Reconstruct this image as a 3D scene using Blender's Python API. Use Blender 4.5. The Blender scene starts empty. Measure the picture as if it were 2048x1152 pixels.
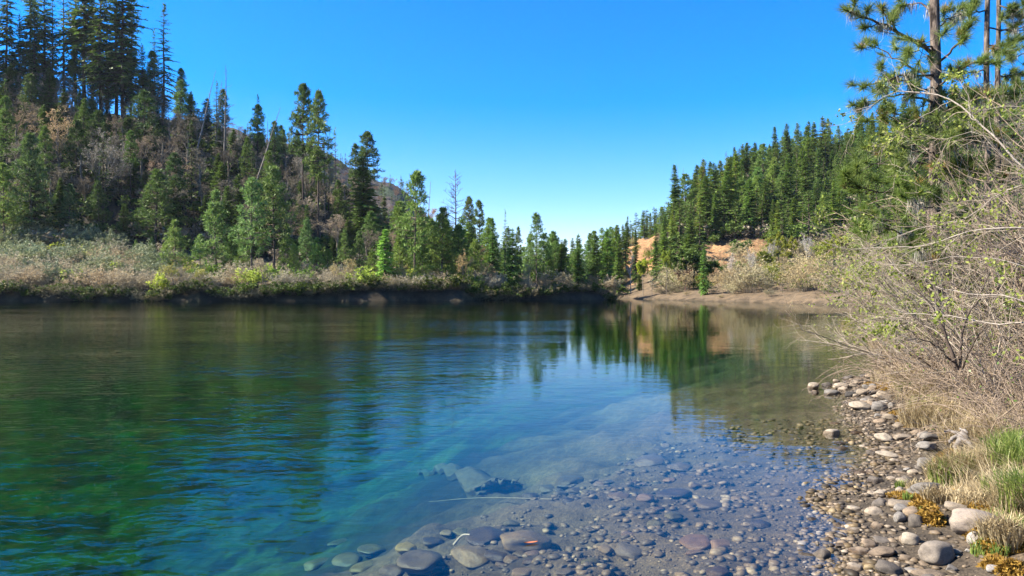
import bpy, math, random
import numpy as np
from mathutils import Vector

# ------------------------------------------------------------------ camera, world, sun, exposure
SC = bpy.context.scene
COL = SC.collection
F, CX, CY, CZ = 1462.0, 1024.0, 576.0, 2.0          # focal length in photo pixels, principal point, eye height

cam_d = bpy.data.cameras.new('camera')
cam = bpy.data.objects.new('camera', cam_d)
COL.objects.link(cam)
cam.location = (0, 0, CZ)
cam.rotation_euler = (math.radians(90), 0, 0)
cam_d.sensor_width = 36
cam_d.lens = 36 * F / 2048
cam_d.clip_start = 0.1
cam_d.clip_end = 20000
SC.camera = cam

SUN_AZ, SUN_EL = math.radians(92), math.radians(38)   # azimuth: left of the view direction
sun_dir = Vector((-math.sin(SUN_AZ) * math.cos(SUN_EL), math.cos(SUN_AZ) * math.cos(SUN_EL), math.sin(SUN_EL)))
sun_d = bpy.data.lights.new('sun', 'SUN')
sun_d.energy = 5.0
sun_d.angle = math.radians(0.53)
sun_d.color = (1.0, 0.93, 0.82)
sun = bpy.data.objects.new('sun', sun_d)
COL.objects.link(sun)
sun.rotation_euler = sun_dir.to_track_quat('Z', 'Y').to_euler()
sun.location = (-60, -10, 80)

world = bpy.data.worlds.new('World')
SC.world = world
world.use_nodes = True
wn, wl = world.node_tree.nodes, world.node_tree.links
wn.clear()
w_out = wn.new('ShaderNodeOutputWorld')
w_bg = wn.new('ShaderNodeBackground')
w_sky = wn.new('ShaderNodeTexSky')
w_sky.sky_type = 'NISHITA'
w_sky.sun_disc = False
w_sky.sun_elevation = SUN_EL
w_sky.sun_rotation = -SUN_AZ
w_sky.air_density = 1.0
w_sky.dust_density = 0.25
w_sky.ozone_density = 3.2
w_hs = wn.new('ShaderNodeHueSaturation')
w_hs.inputs['Saturation'].default_value = 1.58
wl.new(w_sky.outputs[0], w_hs.inputs['Color'])
w_wb = wn.new('ShaderNodeMix'); w_wb.data_type = 'RGBA'; w_wb.blend_type = 'MULTIPLY'; w_wb.inputs[0].default_value = 1.0
w_wb.inputs[7].default_value = (1.0, .89, 1.12, 1)          # white balance of the whole sky
wl.new(w_hs.outputs[0], w_wb.inputs[6])
wl.new(w_wb.outputs[2], w_bg.inputs[0])
w_bg.inputs[1].default_value = 0.074
wl.new(w_bg.outputs[0], w_out.inputs[0])

SC.view_settings.view_transform = 'Standard'
SC.view_settings.look = 'None'
SC.view_settings.gamma = 1.0
SC.view_settings.exposure = 1.85
SC.view_settings.use_curve_mapping = False
SC.render.engine = 'CYCLES'
SC.cycles.use_denoising = True
SC.cycles.max_bounces = 8
SC.cycles.transparent_max_bounces = 8
SC.cycles.volume_bounces = 0
SC.cycles.caustics_reflective = False
SC.cycles.caustics_refractive = False
SC.cycles.sample_clamp_indirect = 4.0

# ------------------------------------------------------------------ small maths
def nrm(v):
    return v / np.maximum(np.linalg.norm(v, axis=-1, keepdims=True), 1e-9)

def sstep(a, b, x):
    t = np.clip((x - a) / (b - a), 0, 1)
    return t * t * (3 - 2 * t)

_rw = np.random.default_rng(5)
_WD = _rw.normal(size=(24, 2)); _WD /= np.linalg.norm(_WD, axis=1, keepdims=True)
_WP = _rw.uniform(0, 6.28, 24)
def fbm(x, y, scale, octaves=4):
    """cheap smooth noise from sums of sines, about -1..1"""
    s, a, k = 0.0, 1.0, 2 * math.pi / scale
    tot = 0
    for o in range(octaves):
        for j in range(4):
            d = _WD[(o * 4 + j) % 24]
            s = s + a * np.sin(k * (1 + .23 * j) * (d[0] * x + d[1] * y) + _WP[(o * 4 + j) % 24] + 1.3 * np.sin(k * .61 * (d[1] * x - d[0] * y)))
        tot += a * 2.2
        a *= .5
        k *= 2.03
    return s / tot

# ------------------------------------------------------------------ terrain
SHORE = np.array([  # the water's outline, metres
    (-160, -60), (-60, -22), (-20, -9), (-8, -3), (-3.2, 0.4), (-1.0, 2.0), (0.9, 3.0), (1.75, 3.9), (2.25, 4.8), (2.45, 5.6), (2.75, 6.4), (3.3, 7.4),
    (4.2, 8.4), (4.75, 9.6), (5.1, 10.8), (5.6, 12.2), (6.25, 13.6), (6.7, 15.2), (8.0, 16.8), (9.6, 19), (11.3, 22), (13, 26), (15.5, 31),
    (20, 40), (26, 52), (33, 66), (38.5, 78), (40, 86), (38.5, 93), (34, 102), (30, 112), (26.5, 122), (23.5, 131), (23, 139), (21, 150), (14, 170), (5, 190), (-10, 215),
    (-40, 235), (-48, 228), (-20, 200), (-4, 178), (8, 158), (15, 143), (18.2, 133), (18.4, 127.5), (15, 124), (8, 121.5), (-2, 118.5), (-12, 115), (-24, 112), (-36, 110.5),
    (-50, 109), (-64, 108.5), (-80, 107.5), (-100, 106), (-130, 103), (-180, 98), (-260, 90), (-260, -60)], float)

def sdf(x, y):
    """signed distance to the shore: positive on land"""
    x = np.asarray(x, float); y = np.asarray(y, float)
    sh = x.shape
    x = x.ravel(); y = y.ravel()
    best = np.full(x.shape, 1e18)
    ins = np.zeros(x.shape, bool)
    n = len(SHORE)
    for i in range(n):
        a, b = SHORE[i], SHORE[(i + 1) % n]
        e = b - a
        t = np.clip(((x - a[0]) * e[0] + (y - a[1]) * e[1]) / (e @ e), 0, 1)
        dx = x - a[0] - t * e[0]; dy = y - a[1] - t * e[1]
        best = np.minimum(best, dx * dx + dy * dy)
        c = (a[1] > y) != (b[1] > y)
        with np.errstate(divide='ignore', invalid='ignore'):
            xi = a[0] + (y - a[1]) * e[0] / (e[1] if e[1] else 1e-12)
        ins ^= c & (x < xi)
    d = np.sqrt(best)
    return np.where(ins, -d, d).reshape(sh)

TX = np.array([-2500, -900, -300, 0, 330, 600, 770, 900, 1050, 1180, 1240, 1290, 1340, 1420, 1500, 1650, 1800, 2048, 2600, 4000], float)
TY = np.array([8, 30, 60, 100, 115, 135, 150, 165, 180, 200, 220, 260, 300, 350, 500, 700, 1000, 1600, 4000], float)
TZ = np.array([
 #   8   30  60 100 115 135 150 165 180 200 220 260 300 350 500 700 1000 1600 4000
 [  3,   6, 10, 30, 40, 55, 70, 80, 95,110,120,130,140,150,170,200, 200, 200, 200],   # -2500
 [  3,   4,  6, 14, 20, 32, 60, 95,125,150,165,180,185,190,200,220, 220, 200, 200],   # -900: out of view, raised to shade the left slope
 [  3,   3,  4,  5,  6, 12, 24, 46, 70, 94,108,118,126,132,150,190, 200, 190, 190],   # -300: out of view, steepened to shade the left slope
 [  2,   2,  2,  2,  3,  7, 17, 30, 42, 51, 55, 58, 60, 62, 90,170, 190, 190, 180],   # 0
 [  2,   2,  2,  2,  3,  6, 13, 24, 36, 45, 48, 50, 51, 50, 80,165, 180, 170, 160],   # 330
 [  2,   2,  2,  2,  3,  5,  9, 16, 23, 29, 32, 36, 38, 38, 60,139, 150, 140, 120],   # 600
 [  2,   2,  2,  2,2.5,  4,  6, 10, 14, 19, 22, 25, 26, 26, 40,104, 110, 100,  80],   # 770
 [  2,   2,  2,  2,  2,  3,  4,  6,  8, 11, 13, 15, 17, 18, 25, 56,  50,  50,  40],   # 900
 [  2,   2,  2,  2,  2,2.5,  3,  4,  5,  6,  7,  8,  8,  9, 12, 24,  30,  25,  20],   # 1050
 [  2,   2,  2,  2,  2,  2,  3,  3,  4,  6,  7,  8,  8,  9, 12, 20,  20,  20,  20],   # 1180
 [  2,   2,  2,  2,  2,  2,  3,  4,  7, 11, 13, 13, 13, 14, 18, 20,  20,  20,  20],   # 1240
 [  2,   2,  2,  2,  2,2.5,  4,  6, 10, 15, 17, 17, 17, 17, 18, 20,  20,  20,  20],   # 1290
 [  2,   2,  2,  2,  2,  3,  5,  9, 13, 17, 19, 20, 20, 20, 20, 20,  20,  20,  20],   # 1340
 [  2,   2,  2,  2,  2,3.5,  7, 11, 12, 18, 23, 29, 31, 30, 30, 30,  30,  30,  30],   # 1420
 [  2,   2,  2,  2,  2,  4,  8, 12, 13, 20, 27, 37, 43, 44, 40, 40,  40,  40,  40],   # 1500
 [  2,   2,  2,  2,  3,  5,  9, 12, 14, 21, 29, 42, 51, 54, 50, 45,  45,  45,  45],   # 1650
 [  3,   3,  3,  3,  4,  6, 10, 13, 16, 24, 32, 47, 60, 66, 64, 60,  50,  50,  50],   # 1800
 [  3,   3,3.5,  5,  7, 10, 14, 19, 25, 34, 44, 62, 77, 86, 86, 86,  80,  80,  80],   # 2048
 [  3,   4,  8, 16, 21, 28, 34, 40, 46, 56, 66, 86,104,115,120,120, 120, 120, 120],   # 2600
 [  4,  12, 22, 36, 42, 50, 56, 62, 68, 78, 88,108,126,140,150,150, 150, 150, 150]], float)  # 4000

TZ[13:18, 11:14] += 3.0

def table(x, y):
    ye = np.maximum(y, 8.0)
    px = np.clip(CX + F * x / ye, TX[0], TX[-1])
    yy = np.clip(ye, TY[0], TY[-1])
    i = np.clip(np.searchsorted(TX, px) - 1, 0, len(TX) - 2)
    j = np.clip(np.searchsorted(TY, yy) - 1, 0, len(TY) - 2)
    u = (px - TX[i]) / (TX[i + 1] - TX[i]); v = (yy - TY[j]) / (TY[j + 1] - TY[j])
    u = u * u * (3 - 2 * u)
    return (TZ[i, j] * (1 - u) + TZ[i + 1, j] * u) * (1 - v) + (TZ[i, j + 1] * (1 - u) + TZ[i + 1, j + 1] * u) * v

def height(x, y):
    x = np.asarray(x, float); y = np.asarray(y, float)
    near = sstep(45, 12, y)                                  # 1 close to the camera
    wob = near * .22 * fbm(x, y, 2.6, 3) + (1 - near) * 1.2 * fbm(x, y, 14, 3)
    d = sdf(x, y) + wob
    left = sstep(19.5, 17.5, x) * sstep(60, 95, y)            # the far-left bank: cut, steep
    # land
    b_near = np.interp(d, [0, .5, 1, 2, 4, 8, 20], [0, .06, .15, .36, .85, 1.5, 2.2])
    b_left = np.interp(d, [0, .3, 1.6, 3.5, 8], [.05, .5, 1.6, 2.1, 2.4])
    b_far = np.interp(d, [0, .6, 3, 8, 16, 30], [.02, .35, .8, 1.6, 2.2, 2.4])
    bank = b_left * left + (1 - left) * (b_near * near + b_far * (1 - near))
    T = table(x, y)
    hill = np.maximum(T - 2.2, 0) * sstep(1.0, 24, d)
    rough = fbm(x, y, 1.1, 3) * .035 * near * sstep(-.4, .8, d) + fbm(x, y, 9, 4) * .45 * (1 - near) * sstep(1, 10, d) + fbm(x, y, 60, 4) * 3.2 * sstep(200, 420, y)
    pxx = CX + F * x / np.maximum(y, 8)
    cl = (sstep(1215, 1235, pxx) * sstep(1330, 1310, pxx) * sstep(160, 172, y) * sstep(222, 208, y) + sstep(1400, 1425, pxx) * sstep(1550, 1520, pxx) * sstep(140, 146, y) * sstep(190, 178, y))
    gul = cl * (.8 * np.abs(fbm(x, y * .25, 6.5, 3)) + .5 * fbm(x, y, 1.8, 3) + .9 * fbm(x, y, 11, 2))
    land = bank + hill + rough - gul
    # bed
    dd = np.maximum(-d, 0)
    deep = np.interp(dd, [0, .5, 1.5, 3, 5, 8, 14, 30], [0, .05, .17, .42, .95, 1.7, 2.6, 3.6])
    deep = deep * (1 + .55 * sstep(0.2, -4.5, x) * near)
    deep = deep + np.where(dd > .3, fbm(x, y, 1.6, 3) * .05 * np.minimum(dd, 2), 0) * near + fbm(x, y, 9, 3) * .22 * np.minimum(dd / 6, 1)
    steep = np.interp(dd, [0, 1, 4], [0.05, .9, 2.6])
    bed = -np.maximum(deep, steep * left)
    return np.where(d > 0, land, bed)

def hz(x, y):
    return float(height(np.array([x]), np.array([y]))[0])

def hit(px, py, y0=3.5, y1=400, off=0.0):
    """where the line of sight through a photo pixel meets the ground"""
    ys = np.exp(np.linspace(math.log(y0), math.log(y1), 900))
    xs = (px - CX) / F * ys; zs = CZ + (CY - py) / F * ys
    g = height(xs, ys) + off
    k = np.nonzero(zs <= g)[0]
    k = k[0] if len(k) else len(ys) - 1
    return float(xs[k]), float(ys[k]), float(g[k])

def at(px, py, y):
    return np.array([(px - CX) / F * y, y, CZ + (CY - py) / F * y])

# ------------------------------------------------------------------ mesh building
class Geo:
    def __init__(s):
        s.v, s.f, s.n = [], [], 0
    def add(s, V, Fc, mat=0, smooth=False):
        V = np.asarray(V, np.float32).reshape(-1, 3)
        Fc = np.asarray(Fc, np.int64)
        s.v.append(V); s.f.append((Fc + s.n, mat, smooth)); s.n += len(V)
        return s
    def tubes(s, P, R, sides=4, mat=0, rng=None):
        P = np.asarray(P, float); R = np.asarray(R, float)
        if P.ndim == 2: P, R = P[None], R[None]
        n, k, _ = P.shape
        T = np.empty_like(P)
        T[:, 1:-1] = P[:, 2:] - P[:, :-2]; T[:, 0] = P[:, 1] - P[:, 0]; T[:, -1] = P[:, -1] - P[:, -2]
        T = nrm(T)
        ref = np.where(np.abs(T[:, :1, 2:3]).repeat(k, 1) > .8, np.array([1., 0, 0]), np.array([0, 0, 1.]))
        U = nrm(np.cross(T, ref)); W = np.cross(T, U)
        a = np.arange(sides) * 2 * math.pi / sides
        ring = P[:, :, None] + R[:, :, None, None] * (np.cos(a)[None, None, :, None] * U[:, :, None] + np.sin(a)[None, None, :, None] * W[:, :, None])
        idx = np.arange(n * k * sides).reshape(n, k, sides)
        A, B = idx[:, :-1], idx[:, 1:]
        q = np.stack([A, np.roll(A, -1, 2), np.roll(B, -1, 2), B], -1).reshape(-1, 4)
        return s.add(ring.reshape(-1, 3), q, mat, True)
    def kites(s, P0, D, L, W, rng, mat=0, mid=.45, flat=None):
        """leaf or needle-spray quads from P0 along D (unit), length L, half width W"""
        n = len(P0)
        r = rng.normal(size=(n, 3)) if flat is None else flat + .45 * rng.normal(size=(n, 3))
        S = nrm(np.cross(D, r))
        L = np.broadcast_to(L, (n,))[:, None]; W = np.broadcast_to(W, (n,))[:, None]
        M = P0 + D * L * mid
        V = np.stack([P0, M + S * W, P0 + D * L, M - S * W], 1).reshape(-1, 3)
        return s.add(V, np.arange(n * 4).reshape(n, 4), mat)
    def blades(s, P0, D, L, W, rng, mat=0):
        """thin triangles: needles, grass"""
        n = len(P0)
        S = nrm(np.cross(D, rng.normal(size=(n, 3))))
        L = np.broadcast_to(L, (n,))[:, None]; W = np.broadcast_to(W, (n,))[:, None]
        V = np.stack([P0 - S * W, P0 + S * W, P0 + D * L], 1).reshape(-1, 3)
        return s.add(V, np.arange(n * 3).reshape(n, 3), mat)
    def mesh(s, name, mats):
        me = bpy.data.meshes.new(name)
        V = np.concatenate(s.v) if s.v else np.zeros((0, 3), np.float32)
        me.vertices.add(len(V)); me.vertices.foreach_set('co', V.ravel())
        loops = np.concatenate([f.ravel() for f, _, _ in s.f])
        tot = np.concatenate([np.full(len(f), f.shape[1]) for f, _, _ in s.f])
        mi = np.concatenate([np.full(len(f), m) for f, m, _ in s.f])
        sm = np.concatenate([np.full(len(f), b) for f, _, b in s.f])
        me.loops.add(len(loops)); me.loops.foreach_set('vertex_index', loops.astype(np.int32))
        me.polygons.add(len(tot))
        me.polygons.foreach_set('loop_start', np.concatenate([[0], np.cumsum(tot)[:-1]]).astype(np.int32))
        me.polygons.foreach_set('material_index', mi.astype(np.int32))
        me.polygons.foreach_set('use_smooth', sm.astype(bool))
        me.update(calc_edges=True)
        me.validate()
        for m in mats: me.materials.append(m)
        return me

def link(name, data, parent=None, kind=None, color=None):
    o = bpy.data.objects.new(name, data)
    COL.objects.link(o)
    if parent is not None: o.parent = parent
    if kind: o['kind'] = kind
    if color: o.color = (*color, 1)
    return o

def tag(o, label, cat, group=None):
    o['label'] = label; o['category'] = cat
    if group: o['group'] = group
    return o

def thing(name, loc, label, cat, group=None, rz=0.0, scale=1.0):
    o = bpy.data.objects.new(name, None)
    COL.objects.link(o)
    o.empty_display_size = .3
    o.location = loc; o.rotation_euler = (0, 0, rz)
    o.scale = scale if hasattr(scale, '__len__') else (scale,) * 3
    return tag(o, label, cat, group)

# ------------------------------------------------------------------ materials
class NT:
    def __init__(s, name):
        s.m = bpy.data.materials.new(name); s.m.use_nodes = True
        s.t = s.m.node_tree; s.t.nodes.clear()
        s.out = s.n('ShaderNodeOutputMaterial')
    def n(s, kind, **kw):
        nd = s.t.nodes.new(kind)
        for k, v in kw.items(): setattr(nd, k, v)
        return nd
    def l(s, a, b): s.t.links.new(a, b)
    def noise(s, scale, detail=4, vec=None, rough=.55, dist=0.0):
        nd = s.n('ShaderNodeTexNoise'); nd.inputs['Scale'].default_value = scale; nd.inputs['Detail'].default_value = detail
        nd.inputs['Roughness'].default_value = rough; nd.inputs['Distortion'].default_value = dist
        if vec is not None: s.l(vec, nd.inputs['Vector'])
        return nd
    def ramp(s, fac, stops):
        r = s.n('ShaderNodeValToRGB'); e = r.color_ramp.elements
        while len(e) > 1: e.remove(e[-1])
        e[0].position = stops[0][0]; e[0].color = (*stops[0][1], 1)
        for p, c in stops[1:]:
            k = e.new(p); k.color = (*c, 1)
        s.l(fac, r.inputs[0]); return r.outputs[0]
    def mix(s, fac, a, b, mode='MIX'):
        m = s.n('ShaderNodeMix', data_type='RGBA', blend_type=mode)
        for sock, v in ((m.inputs[0], fac), (m.inputs[6], a), (m.inputs[7], b)):
            if isinstance(v, (int, float)): sock.default_value = v
            elif isinstance(v, tuple): sock.default_value = (*v, 1)
            else: s.l(v, sock)
        return m.outputs[2]
    def math(s, op, a, b=None, clamp=False):
        m = s.n('ShaderNodeMath', operation=op, use_clamp=clamp)
        for k, v in enumerate((a, b)):
            if v is None: continue
            if isinstance(v, (int, float)): m.inputs[k].default_value = v
            else: s.l(v, m.inputs[k])
        return m.outputs[0]
    def bump(s, h, strength, dist, normal=None):
        b = s.n('ShaderNodeBump'); b.inputs['Strength'].default_value = strength; b.inputs['Distance'].default_value = dist
        s.l(h, b.inputs['Height'])
        if normal is not None: s.l(normal, b.inputs['Normal'])
        return b.outputs[0]
    def pbr(s, col, rough=.85, spec=.25, normal=None):
        p = s.n('ShaderNodeBsdfPrincipled')
        if isinstance(col, tuple): p.inputs['Base Color'].default_value = (*col, 1)
        else: s.l(col, p.inputs['Base Color'])
        if isinstance(rough, (int, float)): p.inputs['Roughness'].default_value = rough
        else: s.l(rough, p.inputs['Roughness'])
        p.inputs['Specular IOR Level'].default_value = spec
        if normal is not None: s.l(normal, p.inputs['Normal'])
        return p
    def done(s, shader):
        s.l(shader, s.out.inputs[0]); return s.m

def mat_leaf(name, dark, mid, light, transl=.3, rough=.55, spec=.2, tint=True):
    """needles, leaves, grass: colour varies leaf by leaf and with the colour of the object"""
    t = NT(name)
    g = t.n('ShaderNodeNewGeometry')
    c = t.ramp(g.outputs['Random Per Island'], [(0, dark), (.5, mid), (1, light)])
    if tint:
        oi = t.n('ShaderNodeObjectInfo')
        c = t.mix(1.0, c, oi.outputs['Color'], 'MULTIPLY')
    p = t.pbr(c, rough, spec)
    tr = t.n('ShaderNodeBsdfTranslucent'); t.l(c, tr.inputs[0])
    mx = t.n('ShaderNodeMixShader'); mx.inputs[0].default_value = transl
    t.l(p.outputs[0], mx.inputs[1]); t.l(tr.outputs[0], mx.inputs[2])
    return t.done(mx.outputs[0])

def mat_bark(name, c1, c2, scale=3.0, tint=True, rough=.9, bump=.5, lo=.3, hi=.68):
    t = NT(name)
    tc = t.n('ShaderNodeTexCoord'); mp = t.n('ShaderNodeMapping'); mp.inputs['Scale'].default_value = (1, 1, .22)
    t.l(tc.outputs['Object'], mp.inputs[0])
    n1 = t.noise(scale * 3, 6, mp.outputs[0], .65); n2 = t.noise(scale * .5, 3, tc.outputs['Object'])
    f = t.math('ADD', t.math('MULTIPLY', n1.outputs[0], .7), t.math('MULTIPLY', n2.outputs[0], .3))
    c = t.ramp(f, [(lo, c1), (hi, c2)])
    if tint:
        oi = t.n('ShaderNodeObjectInfo'); c = t.mix(1.0, c, oi.outputs['Color'], 'MULTIPLY')
    nb = t.bump(n1.outputs[0], bump, .05)
    return t.done(t.pbr(c, rough, .15, nb).outputs[0])

M = {}
M['fir'] = mat_leaf('fir_needles', (.050, .085, .016), (.098, .155, .028), (.165, .230, .048), .3)
M['pine'] = mat_leaf('pine_needles', (.055, .095, .024), (.105, .160, .040), (.180, .240, .075), .3)
M['near_pine'] = mat_leaf('long_pine_needles', (.070, .110, .018), (.125, .180, .034), (.210, .250, .065), .35, .45, .3)
M['spring'] = mat_leaf('spring_leaves', (.15, .19, .03), (.22, .27, .045), (.32, .34, .08), .45)
M['green_leaf'] = mat_leaf('bright_green_leaves', (.07, .14, .02), (.12, .22, .03), (.22, .32, .05), .4, .4, .35)
M['bud'] = mat_leaf('twig_buds', (.15, .125, .088), (.22, .185, .13), (.31, .265, .19), .2)
M['brush_twig'] = mat_leaf('pale_brush_twigs', (.20, .175, .112), (.31, .275, .185), (.43, .39, .27), .2)
M['bud_white'] = mat_leaf('pale_twig_buds', (.26, .23, .20), (.36, .33, .29), (.45, .42, .37), .2)
M['bud_red'] = mat_leaf('rusty_needles', (.10, .045, .025), (.15, .07, .04), (.20, .11, .06), .2)
M['broom'] = mat_leaf('broom_stems', (.085, .100, .055), (.135, .150, .085), (.20, .21, .13), .2)
M['straw'] = mat_leaf('dry_straw', (.22, .16, .085), (.36, .28, .15), (.52, .43, .26), .25, .6)
M['grass'] = mat_leaf('green_grass', (.085, .135, .024), (.14, .20, .036), (.27, .30, .075), .4, .45, .3)
M['moss'] = mat_leaf('orange_moss', (.12, .065, .014), (.22, .125, .02), (.33, .21, .045), .2)
M['bark_dark'] = mat_bark('dark_conifer_bark', (.035, .026, .02), (.10, .075, .058))
M['bark_pine'] = mat_bark('pine_bark', (.022, .017, .014), (.21, .165, .13), 4.5, bump=1.6, lo=.42, hi=.60)
M['bark_oak'] = mat_bark('lichened_bark', (.09, .075, .055), (.25, .215, .165))
M['bark_white'] = mat_bark('white_bark', (.28, .25, .22), (.50, .47, .42))
M['bark_snag'] = mat_bark('weathered_wood', (.10, .085, .07), (.27, .24, .21))
M['bark_red'] = mat_bark('rusty_bark', (.10, .05, .035), (.21, .115, .08))
M['twig'] = mat_bark('grey_pink_twigs', (.13, .105, .078), (.38, .315, .24), 6)
M['cane'] = mat_bark('reddish_canes', (.13, .092, .062), (.37, .285, .205), 6)
M['limb'] = mat_bark('smooth_pale_limbs', (.12, .10, .08), (.34, .295, .245), 9, bump=.5)
M['lichen'] = mat_leaf('hanging_lichen', (.20, .19, .15), (.30, .28, .23), (.40, .38, .32), .3)

def mat_stone():
    t = NT('river_stone')
    oi = t.n('ShaderNodeObjectInfo'); tc = t.n('ShaderNodeTexCoord')
    ad = t.n('ShaderNodeVectorMath', operation='ADD')
    t.l(tc.outputs['Object'], ad.inputs[0]); t.l(oi.outputs['Location'], ad.inputs[1])
    n1 = t.noise(2.2, 6, ad.outputs[0], .6, .4); n2 = t.noise(42, 3, ad.outputs[0], .7); n3 = t.noise(9, 5, ad.outputs[0], .7)
    c = t.mix(1.0, t.ramp(n1.outputs[0], [(.3, (.62, .60, .58)), (.5, (.95, .92, .88)), (.72, (1.25, 1.18, 1.06))]), oi.outputs['Color'], 'MULTIPLY')
    c = t.mix(1.0, c, t.ramp(n2.outputs[0], [(.32, (.55, .54, .53)), (.52, (1, 1, 1)), (.72, (1.18, 1.16, 1.12))]), 'MULTIPLY')
    c = t.mix(.8, c, t.ramp(n3.outputs[0], [(.3, (.7, .68, .64)), (.6, (1.08, 1.06, 1.02))]), 'MULTIPLY')
    # the wet foot of a stone at the water line is darker and glossier
    g = t.n('ShaderNodeNewGeometry'); sp = t.n('ShaderNodeSeparateXYZ'); t.l(g.outputs['Position'], sp.inputs[0])
    wn_ = t.noise(7, 3, g.outputs['Position'])
    lvl = t.math('ADD', sp.outputs['Z'], t.math('MULTIPLY', t.math('SUBTRACT', wn_.outputs[0], .5), -.06))
    wet = t.n('ShaderNodeMapRange'); wet.inputs[1].default_value = .032; wet.inputs[2].default_value = .045; wet.inputs[3].default_value = 1; wet.inputs[4].default_value = 0
    t.l(lvl, wet.inputs[0])
    c = t.mix(wet.outputs[0], c, t.mix(1.0, c, (.42, .37, .31), 'MULTIPLY'))
    r = t.math('SUBTRACT', .82, t.math('MULTIPLY', wet.outputs[0], .5))
    h = t.math('ADD', t.math('MULTIPLY', n3.outputs[0], .6), t.math('MULTIPLY', n2.outputs[0], .25))
    return t.done(t.pbr(c, r, .3, t.bump(h, .55, .03)).outputs[0])
M['stone'] = mat_stone()

def mat_ground():
    t = NT('ground')
    at_ = t.n('ShaderNodeAttribute', attribute_name='zone')
    g = t.n('ShaderNodeNewGeometry'); P = g.outputs['Position']
    n0 = t.noise(.08, 4, P); n1 = t.noise(.9, 5, P, .65); n2 = t.noise(8, 5, P, .7); n3 = t.noise(45, 3, P, .7)
    c = t.mix(1.0, at_.outputs['Color'], t.ramp(n1.outputs[0], [(.28, (.5, .5, .5)), (.5, (1, 1, 1)), (.72, (1.5, 1.42, 1.3))]), 'MULTIPLY')
    c = t.mix(1.0, c, t.ramp(n2.outputs[0], [(.3, (.55, .55, .56)), (.52, (1, 1, 1)), (.72, (1.45, 1.38, 1.28))]), 'MULTIPLY')
    c = t.mix(1.0, c, t.ramp(n3.outputs[0], [(.33, (.6, .6, .62)), (.52, (1, 1, 1)), (.7, (1.5, 1.45, 1.38))]), 'MULTIPLY')
    c = t.mix(.6, c, t.ramp(n0.outputs[0], [(.3, (.7, .7, .7)), (.7, (1.3, 1.3, 1.3))]), 'MULTIPLY')
    h = t.math('ADD', t.math('MULTIPLY', n2.outputs[0], .6), t.math('MULTIPLY', n3.outputs[0], .2))
    return t.done(t.pbr(c, .92, .15, t.bump(h, .8, .08)).outputs[0])
M['ground'] = mat_ground()

def mat_water():
    t = NT('river_water')
    g = t.n('ShaderNodeNewGeometry'); P = g.outputs['Position']
    def ripple(scale, sx, sy, detail, rough=.5, dist=0.0, rot=0.0):
        mp = t.n('ShaderNodeMapping'); mp.inputs['Scale'].default_value = (sx, sy, 1); mp.inputs['Rotation'].default_value = (0, 0, rot)
        t.l(P, mp.inputs[0])
        return t.noise(scale, detail, mp.outputs[0], rough, dist).outputs[0]
    fine = ripple(7.5, .6, 1.0, 2, .5, .3, .5)
    mid = ripple(2.3, .5, 1.0, 3, .5, .4, -.3)
    big = ripple(.30, .5, 1.0, 2, .45, .2)
    patch = ripple(.11, .5, 1.3, 3, .5, .6, .2)
    # calmer and livelier patches of the surface (current and breeze)
    pm = t.n('ShaderNodeMapRange'); pm.inputs[1].default_value = .40; pm.inputs[2].default_value = .64; pm.inputs[3].default_value = .45; pm.inputs[4].default_value = 1.4
    t.l(patch, pm.inputs[0])
    # slack water by the near bank, the current running livelier out in the river
    sp = t.n('ShaderNodeSeparateXYZ'); t.l(P, sp.inputs[0])
    off = t.math('SUBTRACT', sp.outputs['X'], t.math('MULTIPLY', t.math('MAXIMUM', t.math('SUBTRACT', sp.outputs['Y'], 11.0), 0.0), .16))
    lm = t.n('ShaderNodeMapRange'); lm.inputs[1].default_value = -.5; lm.inputs[2].default_value = -2.6; lm.inputs[3].default_value = .13; lm.inputs[4].default_value = 1.0
    t.l(off, lm.inputs[0])
    fm = t.n('ShaderNodeMapRange'); fm.inputs[1].default_value = 16; fm.inputs[2].default_value = 60; fm.inputs[3].default_value = 1.0; fm.inputs[4].default_value = .4
    t.l(sp.outputs['Y'], fm.inputs[0])
    amp = t.math('MULTIPLY', t.math('MULTIPLY', pm.outputs[0], lm.outputs[0]), fm.outputs[0])
    h = t.math('ADD', t.math('MULTIPLY', fine, .012), t.math('MULTIPLY', mid, .034))
    h = t.math('MULTIPLY', h, amp)
    h = t.math('ADD', h, t.math('MULTIPLY', big, .010))
    nb = t.bump(h, 1.0, 1.0)
    fr = t.n('ShaderNodeFresnel'); t.l(t.math('SUBTRACT', 1.333, t.math('MULTIPLY', g.outputs['Backfacing'], .583)), fr.inputs['IOR']); t.l(nb, fr.inputs['Normal'])
    tr = t.n('ShaderNodeBsdfTransparent'); tr.inputs[0].default_value = (.96, .98, .97, 1)
    gl = t.n('ShaderNodeBsdfGlossy'); gl.inputs['Roughness'].default_value = .02; t.l(nb, gl.inputs['Normal'])
    mx = t.n('ShaderNodeMixShader'); t.l(fr.outputs[0], mx.inputs[0]); t.l(tr.outputs[0], mx.inputs[1]); t.l(gl.outputs[0], mx.inputs[2])
    t.l(mx.outputs[0], t.out.inputs[0])
    ab = t.n('ShaderNodeVolumeAbsorption'); ab.inputs['Color'].default_value = (.12, .80, .62, 1); ab.inputs['Density'].default_value = .14
    t.l(ab.outputs[0], t.out.inputs['Volume'])
    return t.m
M['water'] = mat_water()

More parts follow.
